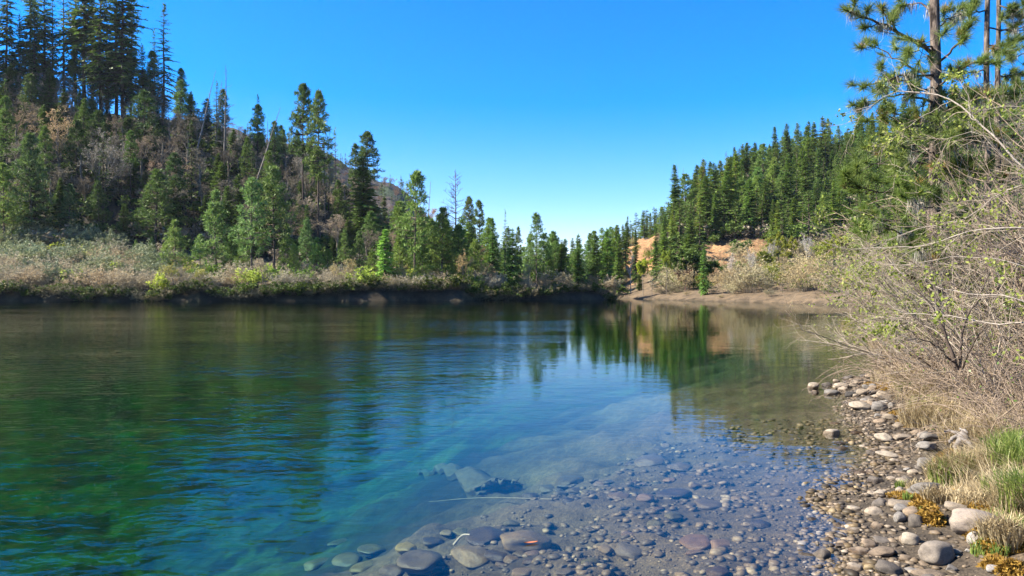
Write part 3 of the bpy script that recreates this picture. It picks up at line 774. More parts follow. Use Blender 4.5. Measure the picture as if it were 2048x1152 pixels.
# ------------------------------------------------------------------ left: named trees of the bank and the hill
LIT, DRK, YEL, BLU = (1.25, 1.25, 1.1), (.6, .72, .75), (1.5, 1.35, .85), (.8, 1.0, 1.1)  # crown tints; LIT has sunlight put into the colour
LEFT = [
 # kind, name, px, top row, depth, label, category, extras
 ('pine_young', 'pine_tree', 350, 443, 124, 'bright young cone-shaped pine standing alone among the shrubs of the far-left bank', {'tint': LIT, 'wide': 1.15}),
 ('pine_young', 'pine_tree', 432, 386, 127, 'broad bright pine on the left bank between the young cone-shaped pine and the bare-trunked pair', {'tint': LIT, 'wide': 1.0}),
 ('pine_loose', 'pine_tree', 503, 360, 121, 'pale loose-crowned pine with a long bare trunk down to the waterline', {'tint': (1.25, 1.3, 1.2)}),
 ('pine_loose', 'pine_tree', 548, 335, 124, 'taller pine of the bare-trunked pair on the left bank', {'tint': (1.1, 1.15, 1.0)}),
 ('pine', 'pine_tree', 62, 272, 142, 'tall pine with pale tufted branches below the bare tan trees at far left', {'tint': (1.05, 1.1, 1.05), 'wide': 1.1}),
 ('pine', 'pine_tree', 8, 330, 138, 'light green pine cut by the left edge of the picture', {'tint': (1.3, 1.3, .9)}),
 ('pine', 'pine_tree', 138, 370, 144, 'shorter darker pine right of the tall tufted pine at far left', {'tint': (.75, .85, .85), 'wide': 1.15}),
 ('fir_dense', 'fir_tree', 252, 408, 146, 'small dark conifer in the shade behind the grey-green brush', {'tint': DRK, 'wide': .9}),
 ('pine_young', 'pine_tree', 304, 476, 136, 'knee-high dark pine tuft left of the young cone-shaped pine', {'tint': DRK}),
 ('pine_young', 'pine_tree', 614, 438, 138, 'dark young pine with pale knobbly tufts before the shaded trunks', {'tint': (.8, .95, .95), 'wide': .9}),
 ('pine_young', 'pine_tree', 588, 488, 121, 'small yellow-green pine left of its twin by the water', {'tint': YEL}),
 ('pine_young', 'pine_tree', 634, 478, 121, 'small yellow-green pine right of its twin by the water', {'tint': (1.3, 1.35, .8)}),
 ('pine', 'pine_tree', 690, 462, 130, 'left one of two mid-green pines rising behind the tan willow', {'tint': (1, 1.1, 1)}),
 ('pine', 'pine_tree', 719, 464, 131, 'right one of two mid-green pines rising behind the tan willow', {'tint': (1, 1.1, 1)}),
 ('fir_dense', 'fir_tree', 770, 458, 119.5, 'dense bright green bushy conifer with tiered boughs at the water', {'tint': (1.7, 2.0, 1.6), 'wide': 1.25}),
 ('fir', 'fir_tree', 729, 316, 158, 'large dark green conifer with a broad cone crown on the lower left slope', {'tint': (1.05, 1.15, .9), 'wide': 1.45}),
 ('pine_tall', 'pine_tree', 735, 266, 185, 'layered dark pine top rising just behind the large broad cone conifer', {'wide': 1.2}),
 ('pine_tall', 'pine_tree', 712, 290, 188, 'thin dark pine left of the layered pine top', {}),
 ('pine_loose', 'pine_tree', 830, 348, 121.5, 'tall light green pine with a straight visible trunk, tallest on the shoreline', {'tint': (1.15, 1.2, .85), 'wide': .95}),
 ('pine', 'pine_tree', 884, 418, 122, 'yellowish-green dense pine right of the tall straight-trunked pine', {'tint': (1.1, 1.1, .75), 'wide': 1.2}),
 ('pine', 'pine_tree', 918, 452, 123, 'wide pine below the rusty dead conifer', {'tint': (1, 1.05, .8), 'wide': 1.25}),
 ('pine', 'pine_tree', 862, 440, 133, 'pine filling the gap behind the tall straight-trunked pine', {'tint': (.9, 1, .8), 'wide': 1.2}),
 ('rusty', 'dead_conifer', 911, 338, 158, 'reddish-brown dead conifer with bare herringbone branches against the sky', {'tint': (1, 1, 1)}),
 ('pine_tall', 'pine_tree', 938, 396, 180, 'thin pine just right of the rusty dead conifer', {'wide': .8}),
 ('pine_tall', 'pine_tree', 957, 403, 176, 'thin sparse-topped pine, second right of the rusty dead conifer', {'wide': .9}),
 ('fir', 'fir_tree', 985, 436, 126, 'blue-green conifer left of the tallest one at mid shore', {'tint': (1.25, 1.5, 1.4), 'wide': 1.1}),
 ('fir_thin', 'fir_tree', 1009, 421, 130, 'open blue-green conifer, tall tip at mid shore', {'tint': (1.3, 1.6, 1.5), 'wide': .8}),
 ('fir', 'fir_tree', 1024, 458, 121.5, 'dark conifer with low drooping boughs close to the water at mid shore', {'tint': (.95, 1.15, .95), 'wide': 1.15}),
 ('pine_tall', 'pine_tree', 1036, 455, 150, 'slim pine tip between the mid-shore conifers', {'wide': .7}),
 ('pine_loose', 'pine_tree', 1073, 429, 124, 'tall pine with an airy crown standing out against the sky at mid shore', {'tint': (1, 1.15, 1.0), 'wide': .8}),
 ('pine', 'pine_tree', 1060, 470, 128, 'shorter pine leaning against the airy-crowned pine', {'tint': (.95, 1.1, .95)}),
 ('fir_dense', 'fir_tree', 1098, 492, 132, 'mid-green conifer right of the airy-crowned pine', {'tint': (1.4, 1.6, 1.2)}),
 ('pine', 'pine_tree', 1112, 484, 134, 'bright green pine in the row behind the tan brush', {'tint': (1, 1.1, .8)}),
 ('fir_dense', 'fir_tree', 1131, 478, 136, 'rounded conifer left of the dark dense one near the point', {'tint': (1.3, 1.5, 1.2)}),
 ('fir', 'fir_tree', 1156, 469, 125.5, 'dark dense conifer with a dark trunk near the point', {'tint': (1.0, 1.2, .9), 'wide': 1.25}),
 ('pine', 'pine_tree', 1190, 464, 131, 'open pine with a visible trunk behind the tan bushes of the point', {'tint': (.9, 1.05, .8)}),
 ('fir_dense', 'fir_tree', 1214, 458, 133, 'bushy conifer at the tip of the point', {'tint': (1.3, 1.55, 1.15)}),
 ('fir', 'fir_tree', 1176, 474, 185, 'grey-green far conifer behind the point', {'tint': (1.2, 1.5, 1.4)}),
 ('pine_tall', 'pine_tree', 606, 172, 160, 'left one of two very tall dark pines with bare lower trunks', {'tint': (1.1, 1.1, 1.1), 'wide': .85}),
 ('pine_tall', 'pine_tree', 637, 186, 156, 'right one of two very tall dark pines with bare lower trunks', {'tint': (1.1, 1.1, 1.1), 'wide': .85}),
 ('fir_thin', 'fir_tree', 672, 258, 215, 'slim pale conifer right of the two very tall pines', {'wide': .75, 'tint': (1.3, 1.5, 1.3)}),
 ('pine', 'pine_tree', 566, 262, 205, 'pale yellow-green tree top on the slope below the far hill', {'tint': (1.1, 1.05, .7), 'wide': .8}),
 ('snag', 'dead_tree', 449, 130, 178, 'tall vertical grey snag with short drooping branches', {}),
 ('snag', 'dead_tree', 428, 160, 182, 'grey snag just left of the tall vertical one', {'lean': (.10, 0)}),
 ('snag_bare', 'dead_tree', 392, 136, 180, 'bare dark snag leaning right at the edge of the tall forest', {'lean': (.22, 0)}),
 ('snag_bare', 'dead_tree', 494, 205, 165, 'long bare dead trunk leaning right before the far hill', {'lean': (.30, 0)}),
 ('snag_bare', 'dead_tree', 535, 240, 170, 'upright charred dead pole right of the leaning trunk', {}),
 ('snag_bare', 'dead_tree', 852, 362, 165, 'thin bare snag spike left of the rusty dead conifer', {'lean': (.05, 0)}),
 ('snag', 'dead_tree', 838, 380, 170, 'thin grey snag behind the tall straight-trunked pine', {}),
 ('fir_thin', 'fir_tree', 325, 8, 196, 'lone open conifer with a bare trunk standing clear of the dark forest', {'wide': 1.2, 'var': 0}),
 ('oak', 'oak_tree', 118, 203, 158, 'leafless golden-tan oak catching the sun, brightest on the left slope', {'tint': (1.45, 1.2, .8), 'wide': .95, 'var': 0}),
 ('oak', 'oak_tree', 30, 190, 160, 'broad leafless grey-tan oak at far left', {'wide': 1.15, 'tint': (1.2, 1.1, .9)}),
 ('oak', 'oak_tree', 208, 250, 152, 'tall leafless oak with a pale thin trunk in the shade', {'tint': (1.1, 1.05, 1)}),
 ('oak', 'oak_tree', 328, 294, 156, 'round leafless oak crown with pinkish twigs', {'tint': (1.2, 1.05, .95), 'wide': 1.05}),
 ('oak', 'oak_tree', 258, 290, 162, 'pinkish leafless oak between the tall pale-trunked one and the round crown', {'tint': (1.1, .95, .9)}),
 ('oak', 'oak_tree', 690, 330, 170, 'leafless oak with crooked spreading limbs right of the two very tall pines', {'wide': 1.3}),
 ('oak', 'oak_tree', 780, 405, 158, 'orange-brown leafless oak beside the large broad cone conifer', {'tint': (1.4, .95, .65), 'wide': 1.1}),
 ('oak', 'oak_tree', 862, 402, 172, 'rusty leafless crown left of the dead herringbone conifer', {'tint': (1.3, .9, .65)}),
 ('oak', 'oak_tree', 960, 470, 150, 'rounded tan leafless crown on the low slope at mid shore', {'tint': (1.2, 1.0, .75), 'wide': 1.2}),
 ('oak_multi', 'willow_tree', 700, 510, 116.8, 'yellowish-tan leafless willow clump at the water', {'tint': (1.45, 1.35, .8), 'wide': 1.1}),
 ('oak_multi', 'willow_tree', 668, 522, 115.4, 'smaller tan willow left of the yellowish clump', {'tint': (1.4, 1.3, .8)}),
 ('oak_multi', 'willow_tree', 930, 498, 118.8, 'tall slender tan willow under the yellowish-green pine', {'tint': (1.25, 1.15, .75), 'wide': .8}),
 ('oak_multi', 'willow_tree', 971, 518, 120, 'drooping tan willow before the blue-green conifers', {'tint': (1.2, 1.0, .75), 'wide': .95}),
 ('oak_multi', 'willow_tree', 1058, 521, 122, 'tan willow left of the mid-shore brush', {'tint': (1.2, 1.1, .75), 'wide': .8}),
 ('oak_multi', 'willow_tree', 806, 520, 119, 'straw-coloured willow at the foot of the tall straight-trunked pine', {'tint': (1.5, 1.4, .75), 'wide': .8}),
 ('oak_multi', 'willow_tree', 1120, 540, 123.2, 'low tan willow right of the airy-crowned pine', {'tint': (1.2, 1.1, .75), 'wide': 1.3}),
 ('oak_multi', 'willow_tree', 1196, 545, 125.6, 'wide low tan willow on the point', {'tint': (1.2, 1.05, .75), 'wide': 1.5}),
 ('oak_multi', 'willow_tree', 1228, 552, 127.3, 'last tan willow overhanging the tip of the point', {'tint': (1.1, 1.0, .75), 'wide': 1.4}),
 ('oak_multi', 'willow_tree', 350, 520, 110.5, 'yellow-leafed willow leaning over the water below the young cone-shaped pine', {'tint': (1.5, 1.5, .5), 'wide': 1.4}),
 ('oak_multi', 'willow_tree', 390, 532, 110.5, 'greenish willow beside the yellow-leafed one', {'tint': (1.2, 1.4, .6), 'wide': 1.4}),
 ('oak_multi', 'willow_tree', 530, 510, 112.6, 'pale-stemmed leafless willow between the two bare pine trunks', {'tint': (1.3, 1.2, 1.0)}),
]
CAT = {'pine_tree': 'pine tree', 'fir_tree': 'conifer', 'dead_conifer': 'dead tree', 'dead_tree': 'dead tree', 'oak_tree': 'bare tree', 'willow_tree': 'willow'}
for k, name, px, yt, Y, lab, ex in LEFT:
    ex = dict(ex)
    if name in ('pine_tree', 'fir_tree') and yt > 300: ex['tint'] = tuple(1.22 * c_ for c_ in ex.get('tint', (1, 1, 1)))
    if name in ('oak_tree', 'willow_tree'): ex['tint'] = tuple(1.5 * c_ for c_ in ex.get('tint', (1, 1, 1)))  # brighter tint stands in for sun on the shaded oaks; willows raised too
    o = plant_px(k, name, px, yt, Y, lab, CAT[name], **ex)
    if 'lean' in ex:       # keep the tip of a leaning trunk on its row: move the foot the other way
        pass

# more young pines along the far bank
for i, (px, yt, Y) in enumerate([(462, 468, 126), (486, 480, 123), (400, 470, 131), (655, 500, 123), (745, 500, 121), (800, 470, 124), (845, 490, 122), (950, 480, 126), (330, 486, 128), (575, 470, 127), (1150, 500, 129), (1088, 470, 130), (272, 480, 139), (200, 470, 142)]):
    plant_px('pine_young' if i % 3 else 'pine', 'pine_tree', px, yt, Y, 'low bright green pine filling in between the taller trees of the far-left bank', 'pine tree', group='low pines of the far-left bank', tint=(1.35, 1.4, 1.0), wide=1.2)

crest = lambda px: 'at the left edge of the picture' if px < 50 else ('above the golden-tan oak' if px < 160 else ('above the tall pale-trunked oak' if px < 235 else 'just left of the lone open conifer'))
# dark forest on the left crest
rng = np.random.default_rng(41)
for i, (px, yt, Y) in enumerate([(-25, -60, 185), (12, -75, 190), (70, 0, 192), (88, -40, 198), (128, -60, 196), (152, -30, 205), (168, -90, 194), (202, -80, 190), (214, -20, 204), (247, -95, 192), (262, -20, 207), (186, -10, 212), (105, -10, 210), (40, 30, 205), (285, 90, 196), (300, 130, 200), (-70, -60, 190), (-110, -120, 180), (232, -60, 200), (60, -80, 200), (310, 60, 214)]):
    plant_px('fir_tall' if i % 4 else 'fir_thin', 'fir_tree', px, yt, Y,
             ('tall dark' if i % 4 else 'thin gappy dark') + ' conifer of the crest forest ' + crest(px), 'conifer', group=('tall' if i % 4 else 'thin') + ' crest conifers ' + crest(px), tint=(.85, 1, .95), wide=.85 + .25 * (i % 3 == 0))

def scatter(rng, n, px0, px1, Y0, Y1, dmin, tries=40):
    pts = []
    for _ in range(n * tries):
        if len(pts) >= n: break
        Y = math.sqrt(rng.uniform(Y0 ** 2, Y1 ** 2)); x = (rng.uniform(px0, px1) - CX) / F * Y
        if all((x - a) ** 2 + (Y - b) ** 2 > dmin ** 2 for a, b in pts): pts.append((x, Y))
    P = np.array(pts); return P[sdf(P[:, 0], P[:, 1]) > 1.5]

# the wooded slope in shade: leafless oaks and conifers between them
def where_left(px):
    return 'below the tall dark crest forest' if px < 300 else ('around the grey snags' if px < 560 else 'below the distant hill')
for i, (x, y) in enumerate(scatter(rng, 120, -60, 830, 143, 205, 4.0)):
    px = CX + F * x / y; lit = i % 2  # alternate oaks tinted as if lit, the others darker
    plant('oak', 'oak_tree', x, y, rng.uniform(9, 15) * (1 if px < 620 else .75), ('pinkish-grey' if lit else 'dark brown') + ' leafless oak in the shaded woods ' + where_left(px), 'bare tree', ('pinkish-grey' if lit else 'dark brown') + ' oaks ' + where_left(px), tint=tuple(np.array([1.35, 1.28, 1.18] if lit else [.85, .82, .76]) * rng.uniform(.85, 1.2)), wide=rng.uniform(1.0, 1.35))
for i, (x, y) in enumerate(scatter(rng, 105, -40, 860, 141, 205, 4.2)):
    px = CX + F * x / y
    k = 'fir' if i % 3 else 'pine'
    plant(k, k + '_tree', x, y, rng.uniform(7, 15) * (1 if px < 620 else .75), ('dark conifer' if i % 3 else 'dull green pine') + ' half hidden among leafless oaks ' + where_left(px), 'conifer' if i % 3 else 'pine tree', ('conifers' if i % 3 else 'pines') + ' ' + where_left(px), tint=tuple(np.array([.8, .9, .75]) * rng.uniform(.75, 1.25)), wide=rng.uniform(1.1, 1.6))
for i, (x, y) in enumerate(scatter(rng, 110, 790, 1235, 127, 215, 3.0)):
    plant(['pine', 'fir', 'fir_dense'][i % 3], ['pine_tree', 'fir_tree', 'fir_tree'][i % 3], x, y, rng.uniform(8, 13.5) * (1 if x < -2 else .85), ['green pine in the belt of trees behind the mid-shore front row', 'conifer in the belt of trees behind the mid-shore front row', 'bushy conifer in the belt of trees behind the mid-shore front row'][i % 3], ['pine tree', 'conifer', 'conifer'][i % 3], 'trees behind the mid-shore front row', tint=tuple(np.array([1.35, 1.45, 1.0]) * rng.uniform(.8, 1.25)), wide=1.25)
for i, (x, y) in enumerate(scatter(rng, 46, -30, 860, 148, 215, 6)):
    px = CX + F * x / y
    plant('pine_tall' if i % 3 else 'fir_thin', 'pine_tree' if i % 3 else 'fir_tree', x, y, rng.uniform(14, 22) * (1 if px < 600 else .62), ('tall dark pine' if i % 3 else 'tall thin conifer') + ' standing over the leafless oaks ' + where_left(px), 'pine tree' if i % 3 else 'conifer', ('tall pines ' if i % 3 else 'thin conifers ') + where_left(px), tint=(1.0, 1.1, .95))
# the same hill's forest running on out of view, sized to shade the slope, and undergrowth
MT = ['dark_conifer_bark', 'fir_needles']
merged('forest', [(V['fir_fill'][i % 3][0], x, y, rng.uniform(1.1, 1.6) * (.55 if y < 185 else 1), 1.1) for i, (x, y) in enumerate(scatter(rng, 110, -700, -70, 143, 235, 6))], MT)
merged('undergrowth', [(V['under'][rng.integers(4)][0], x, y, rng.uniform(.7, 1.5), 1.1) for (x, y) in scatter(rng, 420, -80, 900, 139, 215, 1.8, 12)], ['lichened_bark', 'twig_buds', 'fir_needles'])

# far hill
for i, (x, y) in enumerate(scatter(rng, 170, 420, 1060, 470, 760, 8)):
    plant('fir_far', 'hill_conifer', x, y, rng.uniform(8, 16), 'tiny conifer on the hazy rust-brown hill in the distance', 'conifer', 'scattered conifers on the distant hill', wide=1.1)
for i, (x, y) in enumerate(scatter(rng, 200, 430, 920, 490, 750, 7)):
    plant('oak_multi', 'hill_oak', x, y, rng.uniform(5, 8), 'small rusty leafless tree on the hazy hill in the distance', 'bare tree', 'leafless trees on the distant hill', wide=1.5, tint=(1.1, .75, .6))

# ------------------------------------------------------------------ left bank shrubs
kinds = ['brush', 'brush', 'broom', 'brush', 'leafy', 'broom']
SHL = {'brush': ('bare_shrub', 'pinkish-tan twiggy shrub in the brush of the far-left bank', 'shrub'),
       'broom': ('broom_shrub', 'grey-green broom bush in the brush of the far-left bank', 'shrub'),
       'leafy': ('leafing_shrub', 'yellow-green budding shrub in the brush of the far-left bank', 'shrub'),
       'evergreen': ('evergreen_shrub', 'dark evergreen shrub in the brush of the far-left bank', 'shrub')}
n = 0
for (px0, px1, Y0, Y1, num, hlo, hhi) in ((-60, 330, 109.5, 142, 160, 1.6, 3.0), (330, 800, 111, 128, 85, 1.4, 2.4), (780, 1250, 116, 130, 75, 1.2, 2.4)):
    for (x, y) in scatter(rng, num, px0, px1, Y0, Y1, 1.5):
        if sdf(np.array([x]), np.array([y]))[0] < 1.2: continue
        back = (y - Y0) / (Y1 - Y0)
        k = 'broom' if (px0 < 0 and rng.uniform() < .15 + .65 * back) else ('leafy' if rng.uniform() < .07 else ('evergreen' if (px0 > 300 and rng.uniform() < .25) else 'brush'))
        nm, lab, ct = SHL[k]
        pxs = CX + F * x / y
        spot = (', in the front row' if back < .35 else (', in the middle rows' if back < .7 else ', in the back row by the trees')) + ((', below the far-left pines' if pxs < 130 else (', left of the young cone-shaped pine' if pxs < 335 else ', under the cone-shaped pine')) if px0 < 0 else '')
        if px0 > 300: lab = lab.replace('far-left bank', 'mid-left bank' if px0 < 700 else 'wooded point')
        plant(k, nm, x, y, rng.uniform(hlo, hhi) * 1.25, ((lab.split(' in the brush')[0] if px0 < 0 else lab.replace(' in the brush of the ', ' of the ')) + spot).replace(', ', ' ', 1), ct, {'bare_shrub': 'twiggy shrubs', 'broom_shrub': 'broom bushes', 'leafing_shrub': 'budding shrubs', 'evergreen_shrub': 'evergreen shrubs'}[nm] + (' of the far-left bank' + spot if px0 < 0 else ((' of the mid-left bank' if px0 < 700 else ' of the wooded point') + spot)), wide=rng.uniform(1.0, 1.5), tint=tuple(np.array([1.35, 1.25, 1.15] if k == 'brush' else [1.6, 1.6, 1.4]) * rng.uniform(.8, 1.2)), sink=.1)
# twigs hanging over the cut bank
for i in range(110):
    t = (i + rng.uniform(-.4, .4)) / 110
    px = -20 + t * 1265
    Y = np.interp(px, [-20, 300, 600, 780, 1000, 1240], [107.6, 108.6, 111.4, 115, 118.4, 127.2])
    x = (px - CX) / F * Y
    while sdf(np.array([x]), np.array([Y]))[0] < .25: Y += .2
    und = 'left of the yellow-leafed willow' if px < 330 else ('below the bare-trunked pines' if px < 650 else ('below the dense bright green conifer' if px < 850 else ('below the blue-green conifers' if px < 1060 else 'at the tip of the point')))
    plant('brush' if i % 3 else 'evergreen', 'bare_shrub' if i % 3 else 'evergreen_shrub', x, Y, rng.uniform(1.3, 2.2), ('brown twiggy' if i % 3 else 'dark evergreen') + ' shrub overhanging the cut bank ' + und, 'shrub', ('twiggy' if i % 3 else 'evergreen') + ' shrubs of the cut bank ' + und, wide=1.4, tint=(.8, .75, .6))

# ------------------------------------------------------------------ right hill
RIGHT = [
 ('fir', 'fir_tree', 1270, 462, 160, 'narrow dark spire-shaped conifer before the clay bluff', {'tint': (.55, .65, .6), 'wide': .9}),
 ('fir', 'fir_tree', 1238, 470, 150, 'green conifer at the left foot of the clay bluff, nearest the point', {'tint': (1.2, 1.4, 1.0), 'wide': 1.3}),
 ('fir', 'fir_tree', 1252, 445, 178, 'conifer against the left end of the clay bluff', {'tint': (1.0, 1.2, .9), 'wide': 1.2}),
 ('fir', 'fir_tree', 1312, 452, 158, 'tall green conifer hiding the right end of the clay bluff', {'tint': (1.2, 1.4, .9), 'wide': 1.2}),
 ('fir', 'fir_tree', 1330, 462, 150, 'broad green conifer right of the clay bluff', {'tint': (1.3, 1.4, .9), 'wide': 1.4}),
 ('fir', 'fir_tree', 1346, 440, 172, 'pale green conifer between the clay bluff and the road cut', {'tint': (1.4, 1.4, .9), 'wide': 1.3}),
 ('spring', 'leafing_tree', 1286, 515, 137, 'bright yellow-green leafing tree at the far waterline below the clay bluff', {'wide': .9, 'tint': (1.3, 1.35, .7)}),
 ('spring', 'leafing_tree', 1333, 498, 130, 'thin yellow-green leafing tree with a pale trunk, right of the brightest one', {'wide': .7, 'tint': (1.1, 1.15, .8)}),
 ('round', 'round_tree', 1385, 484, 136, 'dark rounded evergreen oak at the foot of the road cut', {'wide': 1.25, 'tint': (1.0, .95, .8)}),
 ('rust', 'rusty_tree', 1371, 524, 130, 'low rust-brown tree under the dark rounded evergreen', {'wide': 1.0}),
 ('fir_dense', 'fir_tree', 1408, 498, 119, 'mid-green shore conifer with drooping boughs before the dark rounded evergreen', {'tint': (1.2, 1.6, 1.3), 'wide': .75}),
 ('white', 'bare_tree', 1463, 508, 124, 'grey leafless tree with a dark trunk right of the shore conifer', {}),
 ('white', 'bare_tree', 1501, 500, 126, 'slim pale leafless tree among the far-shore brush', {}),
 ('white', 'bare_tree', 1612, 468, 126, 'white-stemmed leafless tree with a fan of pale twigs', {'wide': 1.0, 'var': 1}),
 ('spring', 'leafing_tree', 1556, 470, 132, 'pale greenish-yellow budding tree left of the white-stemmed tree', {'tint': (1.2, 1.1, .9), 'wide': 1.0}),
 ('white', 'bare_tree', 1545, 482, 128, 'pale leafless tree among the budding ones before the road cut', {'wide': .9}),
 ('spring', 'leafing_tree', 1582, 478, 134, 'second budding tree, close behind the white-stemmed tree', {'tint': (1.1, 1.05, .9)}),
 ('spring', 'leafing_tree', 1690, 468, 116, 'budding yellow-green tree by the near-right thicket', {'tint': (1.15, 1.1, .8), 'wide': 1.1}),
 ('spring', 'leafing_tree', 1528, 500, 127, 'low budding tree in front of the road cut', {'tint': (1.0, 1.0, .8), 'wide': 1.2}),
 ('spring', 'leafing_tree', 1638, 488, 124, 'budding tree just right of the white-stemmed tree', {'tint': (1.1, 1.05, .9), 'wide': 1.1}),
 ('spring', 'leafing_tree', 1666, 476, 121, 'taller budding tree between the white-stemmed tree and the near thicket', {'tint': (1.15, 1.1, .8), 'wide': 1.1}),
 ('spring', 'leafing_tree', 1722, 462, 112, 'budding tree half hidden by the tips of the near thicket', {'tint': (1.1, 1.1, .8), 'wide': 1.2}),
 ('fir_dense', 'fir_tree', 1645, 484, 128, 'dark conifer right of the white-stemmed tree', {'tint': (.9, 1.1, .9), 'wide': 1.1}),
 ('round', 'round_tree', 1480, 472, 150, 'dark bushy evergreen beside the road cut', {'wide': 1.2}),
 ('round', 'round_tree', 1548, 528, 122, 'low dark evergreen bush among the pale leafless trees', {'wide': 1.1}),
 ('snag', 'dead_tree', 1356, 327, 262, 'thin dead spike rising above the left end of the right-hand forest', {'wide': .8}),
 ('snag_bare', 'dead_tree', 1366, 335, 262, 'bare dead spike beside the taller one above the right-hand forest', {}),
 ('snag_bare', 'dead_tree', 1304, 545, 135, 'short pale dead pole between the two yellow-green trees', {}),
 ('white', 'bare_tree', 1262, 505, 150, 'white leafless sapling at the foot of the clay bluff', {}),
]
CAT.update({'leafing_tree': 'leafing tree', 'round_tree': 'evergreen tree', 'rusty_tree': 'rusty tree', 'bare_tree': 'bare tree'})
for k, name, px, yt, Y, lab, ex in RIGHT:
    plant_px(k, name, px, yt, Y, lab, CAT[name], **ex)

def zone(px, y):
    a = 'on the crest' if y > 258 else ('halfway up' if y > 210 else 'low')
    b = 'above the clay bluff' if px < 1400 else ('above the road cut' if px < 1530 else ('above the white leafless tree' if px < 1690 else 'behind the near pine boughs'))
    return a + ' on the right-hand hill ' + b
def hillside(n, px0, px1, y0, y1, dm):
    for (x, y) in scatter(rng, n, px0, px1, y0, y1, dm):
        px = CX + F * x / y
        if 1222 < px < 1322 and 158 < y < 214: continue
        if 1400 < px < 1545 and y < 182: continue
        if px < 1345 and y > 275: continue
        yield px, x, y
for px, x, y in hillside(310, 1205, 1960, 152, 325, 4.2):
    h = rng.uniform(11, 17.5) * (1.0 if y > 190 else .85) * (.6 if px < 1345 else 1)
    pale = rng.uniform() < .4; w = ('yellowish-green' if pale else 'dark green')
    plant(['fir', 'fir', 'fir', 'fir', 'pine', 'fir_thin', 'fir', 'fir'][rng.integers(8)], 'conifer_tree', x, y, h * rng.uniform(.72, 1.12), w + ' conifer ' + zone(px, y), 'conifer', w + ' conifers ' + zone(px, y), wide=rng.uniform(1.05, 1.5), tint=tuple(np.array([1.7, 1.6, 1.05] if pale else [1.15, 1.25, 1.0]) * rng.uniform(.85, 1.15)))
merged('forest', [(V['fir_fill'][i % 3][0], x, y, rng.uniform(.42, .72) * (.75 if px < 1345 else 1), 1.2) for i, (px, x, y) in enumerate(hillside(560, 1205, 2250, 152, 320, 3.0))], MT)
merged('undergrowth', [(V['under'][rng.integers(4)][0], x, y, rng.uniform(.7, 1.5), 1.2) for (px, x, y) in hillside(330, 1330, 1800, 158, 300, 2.2)], ['lichened_bark', 'twig_buds', 'fir_needles'])
for i, (x, y) in enumerate(scatter(rng, 16, 1760, 2250, 30, 90, 5)):
    if float(sdf(np.array([x]), np.array([y]))[0]) < 5: continue
    plant('pine', 'pine_tree', x, y, rng.uniform(5, 11), 'green pine on the bank behind the thicket and the near pine', 'pine tree', 'pines behind the thicket', wide=1.2, tint=(1.1, 1.15, .8))

# broken edge of the road cut and shore brush
for (x, y) in scatter(rng, 150, 1330, 1780, 90, 150, 1.7):
    px = CX + F * x / y
    if sdf(np.array([x]), np.array([y]))[0] < 4.0: continue
    if px < 1440 and y < 128 and rng.uniform() < .8: continue
    k = rng.choice(['brush', 'willow', 'leafy', 'evergreen'], p=[.42, .33, .12, .13])
    nm = {'brush': 'bare_shrub', 'willow': 'willow_shrub', 'leafy': 'leafing_shrub', 'evergreen': 'evergreen_shrub'}[k]
    at_ = ' below the dark rounded evergreen' if px < 1450 else (' below the road cut' if px < 1540 else (' around the white-stemmed tree' if px < 1660 else ' beside the near thicket'))
    plant(k, nm, x, y, rng.uniform(1.5, 3.4) if k != 'willow' else rng.uniform(3, 5), {'brush': 'grey-tan twiggy shrub on the far-right shore', 'willow': 'tall leafless willow shrub on the far-right shore', 'leafy': 'yellow-green leafing shrub on the far-right shore', 'evergreen': 'dark evergreen shrub on the far-right shore'}[k] + at_, 'shrub', nm.replace('_', ' ') + 's of the far-right shore' + at_, wide=rng.uniform(1, 1.4), tint=tuple(np.array([1.2, 1.1, .85]) * rng.uniform(.8, 1.2)))

# low dry brush on the far-right shore and the clay slope
for (x, y) in scatter(rng, 90, 1290, 1720, 92, 150, 1.3):
    px = CX + F * x / y; d_ = float(sdf(np.array([x]), np.array([y]))[0])
    if d_ < .8 or d_ > 9: continue
    plant('brush', 'dry_shrub', x, y, rng.uniform(.5, 1.1), 'low dry tuft of brush on the open tan shore ' + ('right of the shore conifer' if px > 1415 else 'left of the shore conifer'), 'shrub', 'dry tufts on the far-right shore ' + ('right' if px > 1415 else 'left') + ' of the conifer', wide=1.5, tint=tuple(np.array([1.0, .92, .72]) * rng.uniform(.7, 1.1)))
for (x, y) in scatter(rng, 16, 1228, 1330, 168, 208, 2.5):
    plant('leafy' if rng.uniform() < .3 else 'brush', 'bluff_shrub', x, y, rng.uniform(.9, 2.0), 'small shrub clinging to the orange clay bluff', 'shrub', 'shrubs on the clay bluff', wide=1.3, tint=(.8, .85, .6))

# ------------------------------------------------------------------ near right bank
rng = np.random.default_rng(77)
def shore_x(y):
    s = SHORE[6:31]
    return np.interp(y, s[:, 1], s[:, 0])

def spline(pts, k):
    """smooth resampling of a 3-D control polyline"""
    P = np.array(pts, float); n = len(P)
    d = np.concatenate([[0], np.cumsum(np.linalg.norm(np.diff(P, axis=0), axis=1))])
    s = np.linspace(0, d[-1], k); out = np.empty((k, 3))
    Pe = np.vstack([2 * P[0] - P[1], P, 2 * P[-1] - P[-2]])
    for q, v in enumerate(s):
        i = min(np.searchsorted(d, v, 'right') - 1, n - 2)
        t = (v - d[i]) / max(d[i + 1] - d[i], 1e-9)
        a, b, c, e = Pe[i:i + 4]
        out[q] = .5 * (2 * b + (c - a) * t + (2 * a - 5 * b + 4 * c - e) * t * t + (3 * b - a - 3 * c + e) * t ** 3)
    return out

